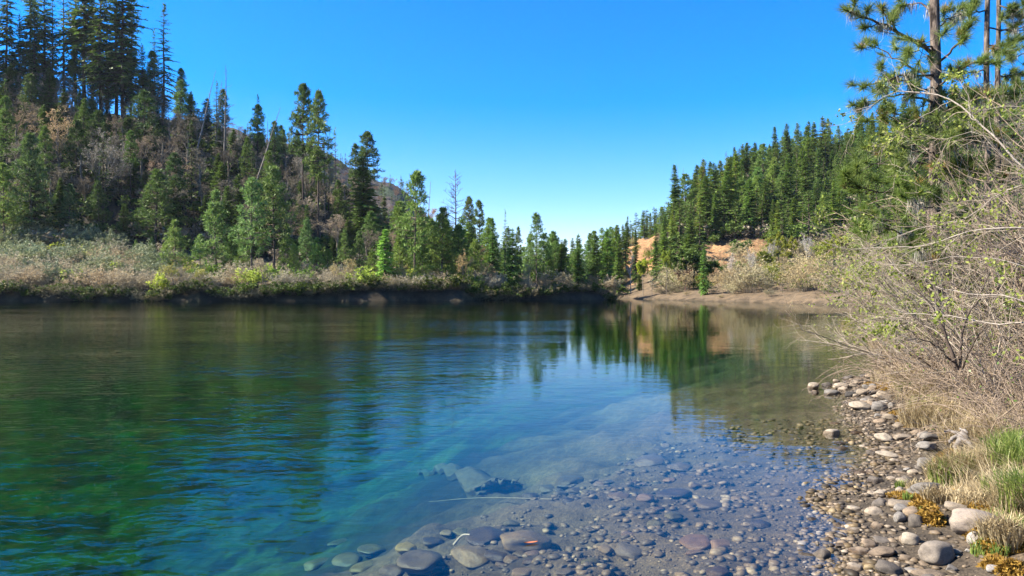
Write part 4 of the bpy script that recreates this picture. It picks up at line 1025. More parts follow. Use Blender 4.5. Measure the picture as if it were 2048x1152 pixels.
# ---- stones
def stone_mesh(seed, sub=4, planes=12, flat=.0, rough=.042):
    import bmesh
    r = np.random.default_rng(seed)
    bm = bmesh.new(); bmesh.ops.create_icosphere(bm, subdivisions=sub, radius=1)
    N = np.array([v.co[:] for v in bm.verts]); N = nrm(N)
    pn = nrm(r.normal(size=(planes, 3))); pd = r.uniform(.72, 1.0, planes)
    dots = N @ pn.T
    q = np.where(dots > .05, pd / np.maximum(dots, .05), 9.)
    k = 13.0
    rad = -np.log(np.exp(-k * np.minimum(q, 1.25)).sum(1) + math.exp(-k * 1.12)) / k      # soft minimum: rounded facets
    D = nrm(r.normal(size=(10, 3))); ph = r.uniform(0, 6.28, 10)
    for j in range(10): rad = rad * (1 + rough * (1.0 if j < 5 else .45) * np.sin((2.2 if j < 5 else 6.5) * (N @ D[j]) + ph[j]))
    V_ = N * rad[:, None]
    V_ /= np.abs(V_).max(0)
    fs = np.array([[v.index for v in f.verts] for f in bm.faces]); bm.free()
    g = Geo(); g.add(V_, fs, 0, True)
    return g.mesh('river_stone', [M['stone']])
STN = [stone_mesh(500 + i, 4, 10 + 2 * (i % 4)) for i in range(8)]
STN_S = [stone_mesh(520 + i, 3, 8, rough=.085) for i in range(6)]

TAN, GRY, PAL, DKS, BRN, PNK, GRN = (.30, .255, .20), (.235, .222, .205), (.40, .35, .28), (.13, .115, .10), (.21, .165, .12), (.42, .33, .29), (.25, .26, .14)
def stone(x, y, wx, wy, h, col, label, group=None, sinkf=.35, rz=None, mesh=None, z=None, tilt=.12):
    me = mesh or STN[_rp.randrange(len(STN))]
    o = bpy.data.objects.new('river_stone', me); COL.objects.link(o)
    zz = hz(x, y) if z is None else z
    o.location = (x, y, zz + h * (1 - 2 * sinkf)); o.scale = (wx, wy, h)
    o.rotation_euler = (_rp.uniform(-tilt, tilt), _rp.uniform(-tilt, tilt), _rp.uniform(-.45, .45) + (math.pi if _rp.random() < .5 else 0) if rz is None else rz)
    k = _rp.uniform(.88, 1.14); o.color = (col[0] * k, col[1] * k, col[2] * k, 1)
    return tag(o, label, 'stone', group)

# (column, row, width, height) in a 2.549x enlargement of the photo's lower right corner, colour, label
SHORE_STONES = [
 (320, 182, 66, 34, PAL, 'pale stone at the tip of the small stony spit'),
 (390, 180, 52, 28, DKS, 'dark mossy stone beside the pale one at the tip of the spit'),
 (438, 158, 42, 20, TAN, 'small tan stone at the back of the spit'),
 (460, 184, 88, 42, PAL, 'large pale tan slab in the middle of the spit'),
 (540, 166, 72, 32, TAN, 'flat tan stone at the back of the spit against the dry grass'),
 (412, 219, 94, 34, GRY, 'long grey-tan stone along the front of the spit'),
 (525, 184, 46, 26, TAN, 'round tan stone right of the pale slab on the spit'),
 (590, 193, 52, 27, GRY, 'grey stone under the orange grass at the root of the spit'),
 (570, 219, 72, 34, TAN, 'tan stone right of the black wet one on the spit'),
 (510, 232, 62, 32, (.07, .065, .06), 'black wet stone at the front of the spit'),
 (330, 212, 40, 16, BRN, 'brown half-sunk stone left of the spit'),
 (685, 232, 104, 48, TAN, 'large sloping tan stone below the orange dry grass'),
 (560, 294, 114, 46, PAL, 'broad light stone lying left of the smooth grey oval one'),
 (655, 287, 92, 54, GRY, 'smooth grey oval stone tilted against the broad light one'),
 (615, 262, 42, 30, TAN, 'small round stone just behind the broad light one'),
 (720, 292, 46, 38, GRY, 'grey block right of the smooth oval stone'),
 (768, 292, 34, 32, TAN, 'small upright tan stone near the orange moss'),
 (650, 336, 42, 24, GRY, 'small grey stone left in the row below the oval one'),
 (682, 327, 42, 24, BRN, 'small brown stone in the row below the oval one'),
 (705, 344, 84, 40, TAN, 'wedge-shaped tan stone in the row below the oval one'),
 (795, 340, 78, 48, GRY, 'rounded grey stone against the golden grass'),
 (755, 386, 64, 32, TAN, 'tan stone above the gap in the stones'),
 (410, 416, 102, 34, PAL, 'pale flat stone standing alone out in the shallow water'),
 (663, 406, 42, 18, TAN, 'small flat stone above the round tan pair'),
 (680, 450, 94, 54, PAL, 'round pale stone, left one of the round pair'),
 (775, 449, 102, 40, TAN, 'flat-topped tan stone, right one of the round pair'),
 (905, 448, 128, 50, GRY, 'long smooth grey stone under the root stump'),
 (895, 497, 114, 55, GRY, 'rough grey stone below the long smooth one'),
 (690, 496, 84, 26, TAN, 'flat tan stone awash below the round pair'),
 (640, 481, 42, 18, PAL, 'small pale stone awash below the round pair'),
 (700, 534, 118, 42, PAL, 'pale pointed stone with a dark wet foot'),
 (888, 582, 88, 58, GRY, 'grey stone half buried in straw'),
 (663, 727, 78, 26, PAL, 'low pale stone at the water edge left of the large grey boulder'),
 (888, 720, 200, 84, GRY, 'large grey rounded boulder at the water edge'),
 (762, 709, 32, 24, GRY, 'small grey stone touching the large rounded boulder'),
 (760, 782, 154, 58, TAN, 'flat tan stone capped with orange moss'),
 (765, 816, 74, 42, GRY, 'upper half of the split grey stone'),
 (760, 860, 70, 58, GRY, 'lower half of the split grey stone'),
 (840, 880, 80, 80, DKS, 'dark grey pitted stone under the orange moss'),
 (525, 809, 88, 32, PAL, 'pale stone poking out of the water below the low pale one'),
 (1130, 882, 262, 160, (.36, .31, .265), 'largest rough boulder, embedded in the bank'),
 (1050, 812, 156, 50, TAN, 'flat tan stone behind the largest boulder'),
 (812, 970, 100, 76, PAL, 'pale half-wet stone left of the egg-shaped boulder'),
 (940, 1042, 192, 150, (.30, .265, .225), 'big egg-shaped boulder with a dark wet foot'),
 (525, 929, 64, 32, PAL, 'small pale stone in the shallows'),
 (470, 1001, 92, 26, TAN, 'thin stone on the dark wet spit in the shallows'),
 (668, 1030, 134, 54, BRN, 'brown wet-footed stone at the bottom water edge'),
 (700, 1110, 146, 80, DKS, 'dark wet boulder at the bottom edge of the water'),
 (905, 1134, 164, 60, BRN, 'brown stone at the very bottom beside the dark wet boulder'),
 (1142, 966, 64, 74, (.40, .37, .34), 'grey slanting stone right of the largest boulder'),
 (343, 992, 20, 18, (.75, .73, .70), 'tiny white stone standing in the water'),
 (1232, 1120, 66, 44, (.42, .40, .38), 'whitish stone at the bottom in the gravel'),
 (1026, 1120, 56, 46, GRY, 'small grey stone in front of the egg-shaped boulder'),
 (1052, 1030, 56, 32, GRY, 'flat grey stone right of the egg-shaped boulder'),
 (1110, 1025, 30, 20, (.5, .48, .45), 'whitish pebble in the gravel right of the egg-shaped boulder'),
 (790, 1062, 70, 46, BRN, 'wet brown stone between the brown one and the egg-shaped boulder'),
]
for cx_, cy_, w_, h_, col, lab in SHORE_STONES:
    px, py, w, h = 1500 + cx_ / 2.549, 700 + cy_ / 2.549, w_ / 2.549, h_ / 2.549
    x, y, z = hit(px, py + h * .42)
    if z < -.02:                                     # stands in the water: take its foot on the water plane
        y = CZ * F / (py + h * .42 - CY); x = (px - CX) / F * y
    mpp = y / F
    wx = .5 * w * mpp
    dep = min(max(wx * .8, h * mpp * .5), wx * 1.1)
    ang = math.atan2(CZ, y)
    vis = max(h * mpp - 1.1 * dep * math.sin(ang), .42 * wx)      # height that shows
    y += dep * .55; x *= 1 + dep * .55 / y
    zg = hz(x, y)
    top = max(zg, 0.0) + vis
    hh = max((top - zg) * .62, .4 * wx)
    o = stone(x, y, wx, dep, hh, tuple(.76 * c_ for c_ in col), lab, 'stones along the near shore', z=0, rz=_rp.uniform(-.25, .25), tilt=.2)
    o.location.z = top - hh

def seg(n, y0, y1, d0, d1, hmin=.02, hmax=.07):
    y = rng.uniform(0, 1, n) ** 1.6 * (y1 - y0) + y0
    return shore_x(y) + rng.uniform(d0, d1, n), y
xs, ys = seg(120, 4.2, 16.5, -.15, .75)
for x, y in zip(xs, ys):
    s = rng.uniform(.028, .075) * (1 + .04 * y)
    stone(x, y, s, s * rng.uniform(.7, 1), s * rng.uniform(.4, .7), [TAN, GRY, BRN, BRN, DKS][rng.integers(5)], 'fist-sized stone among the larger ones along the near waterline', 'small stones along the near waterline', .45, mesh=STN_S[rng.integers(6)])

# ---- stones under water: (column, row, width, height) in a 1.862x enlargement starting at column 600, row 850
BED = [(400, 457, 92, 38, (.50, .44, .22), 'yellowish sunlit stone under water'), (548, 400, 54, 42, (.36, .33, .22), 'sunken olive stone above the dark angular rock'), (597, 395, 62, 32, GRN, 'sunken green-grey stone left of the dark angular rock'),  # the yellowish stone's sunlight is put into its colour
 (692, 412, 154, 84, DKS, 'dark angular rock under water'), (500, 430, 92, 62, DKS, 'dark rounded rock under water left of the angular one'), (452, 517, 184, 74, GRY, 'large flat grey slab under water'),
 (640, 478, 160, 62, (.36, .32, .22), 'sunken tan slab with a pale stick lying on it'), (727, 482, 104, 62, DKS, 'dark block under water below the angular rock'), (840, 440, 205, 52, (.38, .33, .25), 'wide tan slab under water beneath the floating leaf'),
 (822, 481, 64, 32, GRY, 'grey sunken stone below the wide tan slab'), (786, 506, 64, 22, TAN, 'thin tan sunken stone'), (746, 524, 52, 28, BRN, 'brown rounded sunken stone at the bottom edge'),
 (836, 553, 94, 32, TAN, 'tan sunken stone cut by the bottom edge'), (990, 551, 78, 32, GRY, 'grey sunken stone cut by the bottom edge'), (1222, 471, 124, 52, (.26, .26, .28), 'blue-grey wedge-shaped sunken stone'),
 (1140, 466, 62, 22, PAL, 'pale sunken stone left of the blue-grey wedge'), (1480, 421, 134, 54, (.32, .24, .21), 'reddish sunken slab in the shallows'), (1560, 446, 94, 42, PNK, 'pinkish sunken stone beside the reddish slab'),
 (1530, 286, 124, 42, GRY, 'grey sunken stone left of the pale disc-shaped one'), (1630, 273, 48, 28, PAL, 'pale disc-shaped sunken stone'), (1400, 270, 154, 28, DKS, 'long dark sunken ledge'),
 (920, 233, 74, 34, GRY, 'grey sunken boulder right of the sunken stump'), (1000, 216, 114, 34, GRY, 'wider grey sunken boulder behind it, right of the sunken stump'), (1022, 241, 44, 24, TAN, 'small tan sunken stone right of the sunken stump'),
 (966, 256, 62, 22, GRY, 'flat sunken stone by the end of the sunken stump'), (856, 263, 62, 28, DKS, 'dark sunken stone at the torn end of the stump'), (1190, 263, 84, 32, TAN, 'tan sunken stone in mid-shallows'),
 (1410, 160, 94, 22, GRY, 'far sunken stone in the pale shallows'), (1300, 136, 114, 28, GRY, 'farthest grey sunken stone'), (1525, 157, 38, 16, PAL, 'small bright sunken stone'), (1970, 256, 114, 46, (.50, .42, .36), 'large pinkish pale stone just under water near the bank'),
 (1376, 212, 48, 18, PNK, 'pink sunken cobble in the pale shallows'), (270, 471, 114, 62, GRN, 'mottled green rock deep under water'), (140, 436, 74, 42, GRN, 'green rock farthest left under water'), (182, 502, 124, 42, GRN, 'green slab under water'),
 (240, 531, 112, 42, (.3, .3, .18), 'olive rock under water near the bottom edge'), (350, 551, 112, 32, GRY, 'grey-green rock cut by the bottom edge under water'), (60, 522, 124, 42, GRN, 'dim green slab under water at the drop-off')]
for cx_, cy_, w_, h_, col, lab in BED:
    px, py, w, h = 600 + cx_ / 1.862, 850 + cy_ / 1.862, w_ / 1.862, h_ / 1.862
    col = (.86 * col[0], .76 * col[1], .48 * col[2])
    x, y, z = hit(px, py + h * .25)
    mpp = y / F; wx = .5 * w * mpp
    dep = min(max(.75 * wx, .5 * h * mpp / max(.25, math.sin(math.atan2(CZ - z, y)))), 1.2 * wx)
    hh = max(.33 * wx, .03)
    o = stone(x, y, wx, dep, hh, col, lab, 'stones under the water', .3)
    o.location.z = min(o.location.z, -.05 - hh)
nb_ = 0
while nb_ < 95:
    y = 4.3 + 8 * rng.uniform() ** 1.5; x = rng.uniform(-2.2, 5)
    d = -float(sdf(np.array([x]), np.array([y]))[0])
    if d < .1 or d > 3.6 or abs(x / y) > .75: continue
    s = rng.uniform(.035, .10) * (1 + .5 * rng.uniform() ** 3); nb_ += 1
    c = [GRY, TAN, BRN, DKS, GRN, PNK][rng.integers(6)]; c = (.66 * c[0], .60 * c[1], .43 * c[2])
    stone(x, y, s, s * rng.uniform(.6, 1), s * rng.uniform(.28, .5), c, 'small sunken stone on the gravelly bed of the clear shallows', 'small stones under the water', .35, mesh=STN_S[rng.integers(6)])

# ---- gravel: pebbles nobody could count
def pebbles(name, n, pick, smin, smax, col=(1, 1, 1)):
    import bmesh
    bm = bmesh.new(); bmesh.ops.create_icosphere(bm, subdivisions=1, radius=1)
    N = np.array([v.co[:] for v in bm.verts]); fs = np.array([[v.index for v in f.verts] for f in bm.faces]); bm.free()
    x, y = pick(n); n = len(x)
    z = height(x, y)
    s = rng.uniform(0, 1, n) ** 3.2 * (smax - smin) + smin
    S = np.stack([s * rng.uniform(.7, 1.2, n), s * rng.uniform(.7, 1.2, n), s * rng.uniform(.25, .5, n)], 1)
    a = rng.uniform(0, 6.28, n)
    Vv = N[None] * (1 + .16 * rng.normal(size=(n, len(N), 1))) * S[:, None]
    ca, sa = np.cos(a)[:, None], np.sin(a)[:, None]
    Vv = np.stack([Vv[..., 0] * ca - Vv[..., 1] * sa + x[:, None], Vv[..., 0] * sa + Vv[..., 1] * ca + y[:, None], Vv[..., 2] + (z + s * .12)[:, None]], -1)
    g = Geo(); g.add(Vv.reshape(-1, 3), (fs[None] + (np.arange(n) * len(N))[:, None, None]).reshape(-1, 3), 0, True)
    link(name, g.mesh(name, [M['pebble']]), kind='stuff', color=col)
t = NT('pebble')
g_ = t.n('ShaderNodeNewGeometry')
c = t.ramp(g_.outputs['Random Per Island'], [(0, (.06, .052, .042)), (.3, (.14, .12, .09)), (.6, (.18, .145, .10)), (.85, (.25, .205, .15)), (.98, (.40, .36, .30))])
n_ = t.noise(30, 3, g_.outputs['Position'], .7)
oi_ = t.n('ShaderNodeObjectInfo'); c = t.mix(1.0, c, oi_.outputs['Color'], 'MULTIPLY')
c = t.mix(1.0, c, t.ramp(n_.outputs[0], [(.35, (.65, .65, .65)), (.65, (1.25, 1.2, 1.15))]), 'MULTIPLY')
M['pebble'] = t.done(t.pbr(c, .6, .3).outputs[0])
def pick_bed(n):
    y = 4.0 + 7.5 * rng.uniform(0, 1, n) ** 1.7; x = rng.uniform(-2.6, 5, n)
    d = -sdf(x, y); k = (d > -.25) & (d < 3.5) & (np.abs(x / y) < .78) & (rng.uniform(0, 1, n) < np.interp(d, [0, 2, 3.5], [1, .8, .15]))
    return x[k], y[k]
def pick_edge(n):
    y = 4.0 + 13 * rng.uniform(0, 1, n) ** 1.7; x = shore_x(y) + np.abs(rng.normal(0, .65, n)) - .25
    return x, y
pebbles('bed_gravel', 17000, pick_bed, .008, .065, (.47, .40, .255))
pebbles('shore_gravel', 8000, pick_edge, .007, .045, (.62, .57, .50))

# ---- moss mounds, dry and green grass
def ground_pts(n, cx0, cy0, rx, ry):
    a = rng.uniform(0, 6.28, n); r = np.sqrt(rng.uniform(0, 1, n))
    x = cx0 + rx * r * np.cos(a); y = cy0 + ry * r * np.sin(a)
    return x, y, r
gm = Geo()
for px, py, w, hgt in [(1845, 1020, 50, .05), (1862, 1046, 48, .11), (1835, 1000, 60, .03), (1800, 995, 46, .03), (1938, 985, 60, .05), (1915, 972, 55, .04), (1905, 912, 50, .05), (1960, 1080, 45, .07), (1985, 1100, 60, .07), (2025, 1090, 60, .07), (2020, 1142, 45, .06), (1965, 1020, 70, .03), (2000, 1010, 60, .03), (1825, 850, 60, .05), (1800, 832, 40, .05), (1775, 778, 45, .06), (1740, 772, 30, .05), (1860, 852, 40, .04), (2040, 1060, 40, .06), (1990, 1130, 40, .05), (1880, 925, 34, .04), (1930, 1000, 40, .04)]:
    x, y, z = hit(px, py)
    rx = .5 * w * y / F; n = int(500 + 2600 * rx)
    X, Y, r = ground_pts(n, x, y, rx, rx * 1.3)
    Z = height(X, Y) + hgt * (1 - r ** 2) * (1 + .4 * fbm(X, Y, .12, 2))
    D = nrm(np.stack([rng.normal(0, .6, n), rng.normal(0, .6, n), np.ones(n)], 1))
    gm.kites(np.stack([X, Y, Z - .02], 1), D, rng.uniform(.02, .05, n), .006, rng)
    gm.kites(np.stack([X, Y, Z - .012], 1), nrm(rng.normal(size=(n, 3)) * np.array([1, 1, .2])), rng.uniform(.03, .05, n), .012, rng)
link('moss', gm.mesh('moss', [M['moss']]), kind='stuff')

def grass_blades(g, X, Y, L, w, bend, lean=None, z0=None):
    n = len(X); Z = height(X, Y) - .01 if z0 is None else z0
    a = rng.uniform(0, 6.28, n)
    h = np.stack([np.cos(a), np.sin(a), np.zeros(n)], 1) * (bend * rng.uniform(.3, 1.3, n))[:, None]
    if lean is not None: h = h + lean
    p0 = np.stack([X, Y, Z], 1)
    p1 = p0 + (h * .35 + np.array([0, 0, .62])) * L[:, None]
    p2 = p0 + (h * 1.0 + np.array([0, 0, .85])) * L[:, None]
    S = nrm(np.cross(h + 1e-4, [0, 0, 1.])) * w
    Vv = np.stack([p0 - S, p0 + S, p1 + S * .8, p1 - S * .8, p2], 1).reshape(-1, 3)
    b = np.arange(n) * 5
    g.add(Vv, np.stack([b, b + 1, b + 2, b + 3], 1)); nV = g.n
    g.f.append((np.stack([b + 3, b + 2, b + 4], 1) + nV - n * 5, 0, False))
gs = Geo()
n = 26000
Y = 4.2 + 24 * rng.uniform(0, 1, n) ** 1.8; X = shore_x(Y) + np.interp(Y, [4, 6, 9, 14], [1.55, 1.35, 1.15, .75]) + np.abs(rng.normal(0, .95, n)) + .25 * fbm(np.zeros(n), Y, 2.2, 2)
keep = (fbm(X, Y, 1.4, 3) > -.35)
X, Y = X[keep], Y[keep]
grass_blades(gs, X, Y, rng.uniform(.08, .30, len(X)) * (1 + .02 * Y), .0035, 1.3)
for px, py, w, n, l in [(1800, 730, 60, 1500, .55), (1770, 700, 50, 1200, .6), (1830, 780, 70, 1200, .45), (1860, 800, 70, 1200, .4), (1900, 960, 70, 900, .30), (1950, 950, 90, 1000, .3), (2000, 1090, 60, 700, .25), (1760, 640, 50, 1500, .7), (1785, 620, 50, 1200, .7), (1850, 850, 80, 1200, .35), (1960, 890, 120, 1500, .35), (1840, 985, 40, 400, .15), (1870, 1005, 40, 400, .15)]:
    x, y, z = hit(px, py); rx = .5 * w * y / F
    Xc, Yc, r = ground_pts(n, x, y, rx, rx * 1.5)
    grass_blades(gs, Xc, Yc, l * rng.uniform(.5, 1.2, n), .004, .7, np.array([-.25, -.2, 0]))
gg = Geo()
for px, py, w, n, l in [(1905, 965, 60, 520, .26), (1925, 950, 40, 260, .24), (2030, 960, 60, 520, .42), (2010, 930, 50, 420, .38), (2040, 1020, 50, 500, .34), (2005, 1000, 50, 220, .22), (1800, 975, 14, 50, .10), (1815, 1000, 14, 60, .09), (1850, 1032, 16, 60, .08), (1825, 790, 40, 380, .32), (1810, 770, 30, 260, .30), (1960, 1052, 60, 160, .14), (2030, 1075, 50, 240, .16), (2035, 905, 40, 260, .3), (1845, 815, 40, 220, .22), (1980, 1105, 50, 120, .12), (1865, 1115, 10, 30, .06)]:
    x, y, z = hit(px, py); rx = .5 * w * y / F
    n = int(n * 1.6); Xc, Yc, r = ground_pts(n, x, y, rx * 1.3, rx * 1.5)
    grass_blades(gg, Xc, Yc, l * rng.uniform(.5, 1.2, n), .0042, .45)
for px, py, w, n, l in [(1905, 965, 75, 420, .22), (2030, 960, 80, 600, .30), (2040, 1020, 70, 500, .26), (1960, 1000, 90, 700, .14), (2000, 1060, 80, 600, .12), (1940, 930, 60, 400, .2), (1900, 1000, 60, 300, .1)]:
    x, y, z = hit(px, py); rx = .5 * w * y / F
    Xc, Yc, r = ground_pts(n, x, y, rx, rx * 1.4)
    grass_blades(gs, Xc, Yc, l * rng.uniform(.4, 1.3, n), .0035, 1.1)
link('green_grass', gg.mesh('green_grass', [M['grass']]), kind='stuff')

link('dry_grass', gs.mesh('dry_grass', [M['straw']]), kind='stuff')

# ---- thicket of bare shrubs
def near_shrub(seed, n=16, H=2.6, W=.5, out=.55, lean=(0, 0), c2=7, c3=4, r=.011, wob=.12, grav=-.05, bark='twig', leafn=0, leaf='spring', ll=.035, kmin=.5):
    q = np.random.default_rng(seed)
    a = q.uniform(0, 6.28, n); o = np.abs(q.normal(out, .25, n))
    d = nrm(np.stack([np.cos(a) * o + lean[0], np.sin(a) * o + lean[1], np.ones(n)], 1))
    p = np.stack([q.normal(0, .3 * W, n), q.normal(0, .3 * W, n), np.full(n, -.1)], 1)
    L = H * q.uniform(kmin, 1.2, n); k = 10; out_ = [p]
    for j in range(1, k):
        d = nrm(d + wob * q.normal(size=d.shape) + np.array([0, 0, grav * (j / 4)]))
        p = p + d * (L / (k - 1))[:, None]; out_.append(p)
    P = np.stack(out_, 1); R = r * 1.35 * q.uniform(.5, 1.3, n)
    gs_, gt_, gl_ = Geo(), Geo(), Geo()
    gs_.tubes(P, taper(R, k, .3), 5)
    P2, R2 = grow(q, P, R, c2, .15, 1, .42, .55, 6, .14, .02, .6)
    gt_.tubes(P2, taper(np.maximum(R2 * 1.3, .0036), 6, .4), 3)
    P3, R3 = grow(q, P2, R2, c3, .15, 1, .45, .6, 4, .14, .0, .6)
    gt_.tubes(P3, taper(np.maximum(R3 * 1.2, .0027), 4, .5), 3)
    out = [gs_.mesh('canes', [M[bark]]), gt_.mesh('twigs', [M[bark]])]
    if leafn:
        ip = np.repeat(np.arange(len(P3)), leafn); f = q.uniform(.2, 1, len(ip))[:, None]
        pb = P3[ip, 0] * (1 - f) + P3[ip, 3] * f
        gl_.kites(pb, nrm(q.normal(size=pb.shape) + np.array([0, 0, .5])), ll * q.uniform(.5, 1.3, len(ip)), ll * .32, q)
        out.append(gl_.mesh('leaves', [M[leaf]]))
    return out
NS = {
 'grey': [near_shrub(600 + i, 18, 2.9, .7, .5, (-.25, -.1), leafn=1, leaf='spring', ll=.03) for i in range(3)],
 'dense': [near_shrub(610 + i, 30, 2.6, .9, .35, (-.1, 0), 6, 3, .009, bark='cane', leafn=1, leaf='bud', ll=.03) for i in range(3)],
 'bramble': [near_shrub(620 + i, 30, 1.7, 1.0, 1.1, (-.3, -.3), 4, 2, .006, .16, -.16, 'cane', 1, 'green_leaf', .045) for i in range(3)],
 'leafing': [near_shrub(630 + i, 16, 2.6, .8, .6, (-.4, 0), 7, 4, .008, leafn=3, leaf='spring', ll=.06) for i in range(2)],
 'fine': [near_shrub(640 + i, 40, 1.5, .9, .8, (-.2, -.2), 5, 2, .005, .15, -.1, 'cane') for i in range(2)],
}
NSL = {'grey': ('bare_shrub', 'grey leafless shrub', 'shrub'), 'dense': ('bare_shrub', 'dense pinkish-grey leafless willow shrub', 'shrub'), 'bramble': ('bramble', 'tangled reddish bramble with a few green leaves', 'bramble'),
       'leafing': ('leafing_shrub', 'thin shrub with fresh yellow-green leaves', 'shrub'), 'fine': ('dry_shrub', 'low tangle of fine dry reddish stems', 'shrub')}
def near_plant(kind, x, y, s, where, var=None, rz=None):
    ms = NS[kind][_rp.randrange(len(NS[kind])) if var is None else var]
    nm, lab, cat = NSL[kind]
    o = thing(nm, (x, y, hz(x, y)), lab + ' ' + where, cat, 'shrubs of the near right bank', _rp.uniform(-.6, .6) if rz is None else rz, s)
    for m_, pn in zip(ms, ('canes', 'twigs', 'leaves')):
        k = _rp.uniform(.85, 1.15); link(pn, m_, o, kind='stuff', color=(k, k, k))
    return o
def bank(y, d): return float(shore_x(y)) + d
for kind, y, d, s, where in [
 ('grey', 10.2, 2.1, .80, 'leaning out over the golden grass'), ('grey', 12.6, 2.0, .85, 'with a dark leaning stem above the reddish tangle'), ('grey', 15.5, 1.7, .9, 'reaching out over the water behind the spit'),
 ('grey', 18.5, 1.6, 1.0, 'beyond the spit'), ('leafing', 14.4, 2.6, 1.0, 'above the grey leaning one'), ('leafing', 17.5, 2.4, 1.25, 'below the near pine'), ('leafing', 21.5, 1.8, 1.4, 'hanging over the water farthest along the bank'),
 ('dense', 11.5, 3.9, 1.15, 'at the right edge of the picture'), ('dense', 13.2, 4.6, 1.3, 'behind the pale arching limbs'), ('dense', 15.2, 5.2, 1.45, 'at the foot of the twin pines'), ('dense', 14.2, 3.4, 1.1, 'in front of the near pine'),
 ('dense', 17.2, 4.2, 1.3, 'right of the near pine trunk'), ('dense', 19.5, 6.3, 1.5, 'high on the bank behind the twin pines'), ('dense', 10.0, 4.4, 1.0, 'low at the right edge of the picture'),
 ('leafing', 12.4, 4.2, 1.5, 'between the pale limbs at the right edge'), ('leafing', 16.2, 3.4, 1.5, 'in front of the twin pines'), ('dense', 9.2, 4.6, 1.2, 'nearest at the right edge'),
 ('bramble', 8.3, 2.2, .8, 'above the green grass'), ('bramble', 9.2, 3.0, .95, 'at the right edge with larger leaves'), ('bramble', 10.0, 2.9, 1.0, 'below the pale limbs'), ('bramble', 11.2, 3.0, 1.1, 'in the middle of the tangle'), ('bramble', 7.6, 2.7, .7, 'beside the tall green grass'),
 ('bramble', 12.6, 3.2, 1.1, 'behind the middle of the tangle'), ('fine', 9.3, 1.8, .9, 'behind the root stump'), ('fine', 10.6, 1.7, 1.0, 'along the golden grass'), ('fine', 12.0, 1.5, 1.0, 'above the orange moss'), ('fine', 13.8, 1.5, 1.1, 'above the spit'),
 ('fine', 8.0, 1.7, .75, 'right of the root stump'), ('fine', 16.0, 1.3, 1.1, 'at the corner of the bank'), ('leafing', 26, 1.6, 1.6, 'last along the bank before the far shore'), ('dense', 23, 4.5, 1.6, 'behind the leafing ones'), ('leafing', 33, 3.0, 2.0, 'far along the bank near the far-right shore'), ('leafing', 46, 3.0, 2.4, 'farthest at the bend before the far-right shore'),
 ('leafing', 60, 4.0, 2.6, 'at the outer bend of the bank'), ('grey', 75, 4.0, 1.6, 'beyond the outer bend of the bank')]:
    near_plant(kind, bank(y, d), y, s * (1.28 if kind == 'dense' else 1.08), where)

# ---- pale limbs of a leaning alder rooted beyond the right edge
root = at(2330, 700, 8.2); root[2] = hz(root[0], root[1])
ald = thing('leaning_alder', tuple(root), 'smooth pale leafless limbs reaching in from the right over the thicket', 'tree')
def local(P, o): return P - np.array(o)
LIMBS = [
 ([(2330, 690, 8.2), (2180, 440, 8.4), (2048, 338, 8.6), (1990, 277, 8.9), (1946, 236, 9.2), (1902, 202, 9.5), (1850, 187, 9.9), (1796, 184, 10.3), (1752, 205, 10.6), (1718, 236, 10.8)], .042, .16),
 ([(2250, 640, 8.2), (2140, 490, 8.1), (2048, 456, 8.2), (1950, 461, 8.6), (1845, 489, 9.1), (1755, 494, 9.6), (1690, 497, 10.0), (1640, 480, 10.3)], .026, .14),
 ([(2250, 660, 8.0), (2140, 640, 7.3), (2048, 606, 7.2), (1990, 592, 7.5), (1930, 588, 7.8), (1872, 573, 8.2)], .026, .3),
 ([(2250, 680, 8.0), (2140, 665, 7.2), (2048, 647, 7.1), (1988, 650, 7.5), (1900, 633, 8.0), (1812, 626, 8.6), (1775, 605, 8.9)], .024, .25),
 ([(2250, 600, 8.2), (2140, 430, 8.4), (2048, 376, 8.6), (1985, 400, 8.9), (1930, 440, 9.2), (1850, 455, 9.8), (1780, 478, 10.4), (1720, 505, 10.8)], .020, .14),
 ([(2180, 440, 8.4), (2100, 250, 8.6), (2048, 217, 8.8), (1990, 214, 9.1), (1965, 222, 9.3), (1930, 200, 9.6)], .016, .2),
 ([(1960, 250, 9.1), (1946, 232, 9.2), (1936, 190, 9.3), (1918, 160, 9.4), (1903, 152, 9.5)], .011, .3),
 ([(1902, 202, 9.5), (1860, 225, 9.8), (1810, 262, 10.1), (1760, 300, 10.5), (1735, 318, 10.8)], .010, .2),
 ([(2250, 640, 8.2), (2120, 560, 8.0), (2000, 520, 8.3), (1900, 515, 8.8), (1800, 530, 9.4), (1730, 520, 9.9)], .016, .2),
 ([(2250, 620, 8.2), (2110, 420, 8.4), (2000, 300, 8.8), (1940, 262, 9.1), (1850, 300, 9.6), (1790, 350, 10.2)], .012, .2),
 ([(1860, 700, 9.6), (1805, 672, 9.7), (1776, 650, 9.9), (1745, 652, 10.1)], .013, .4),
]
twg = Geo(); lfg = Geo()
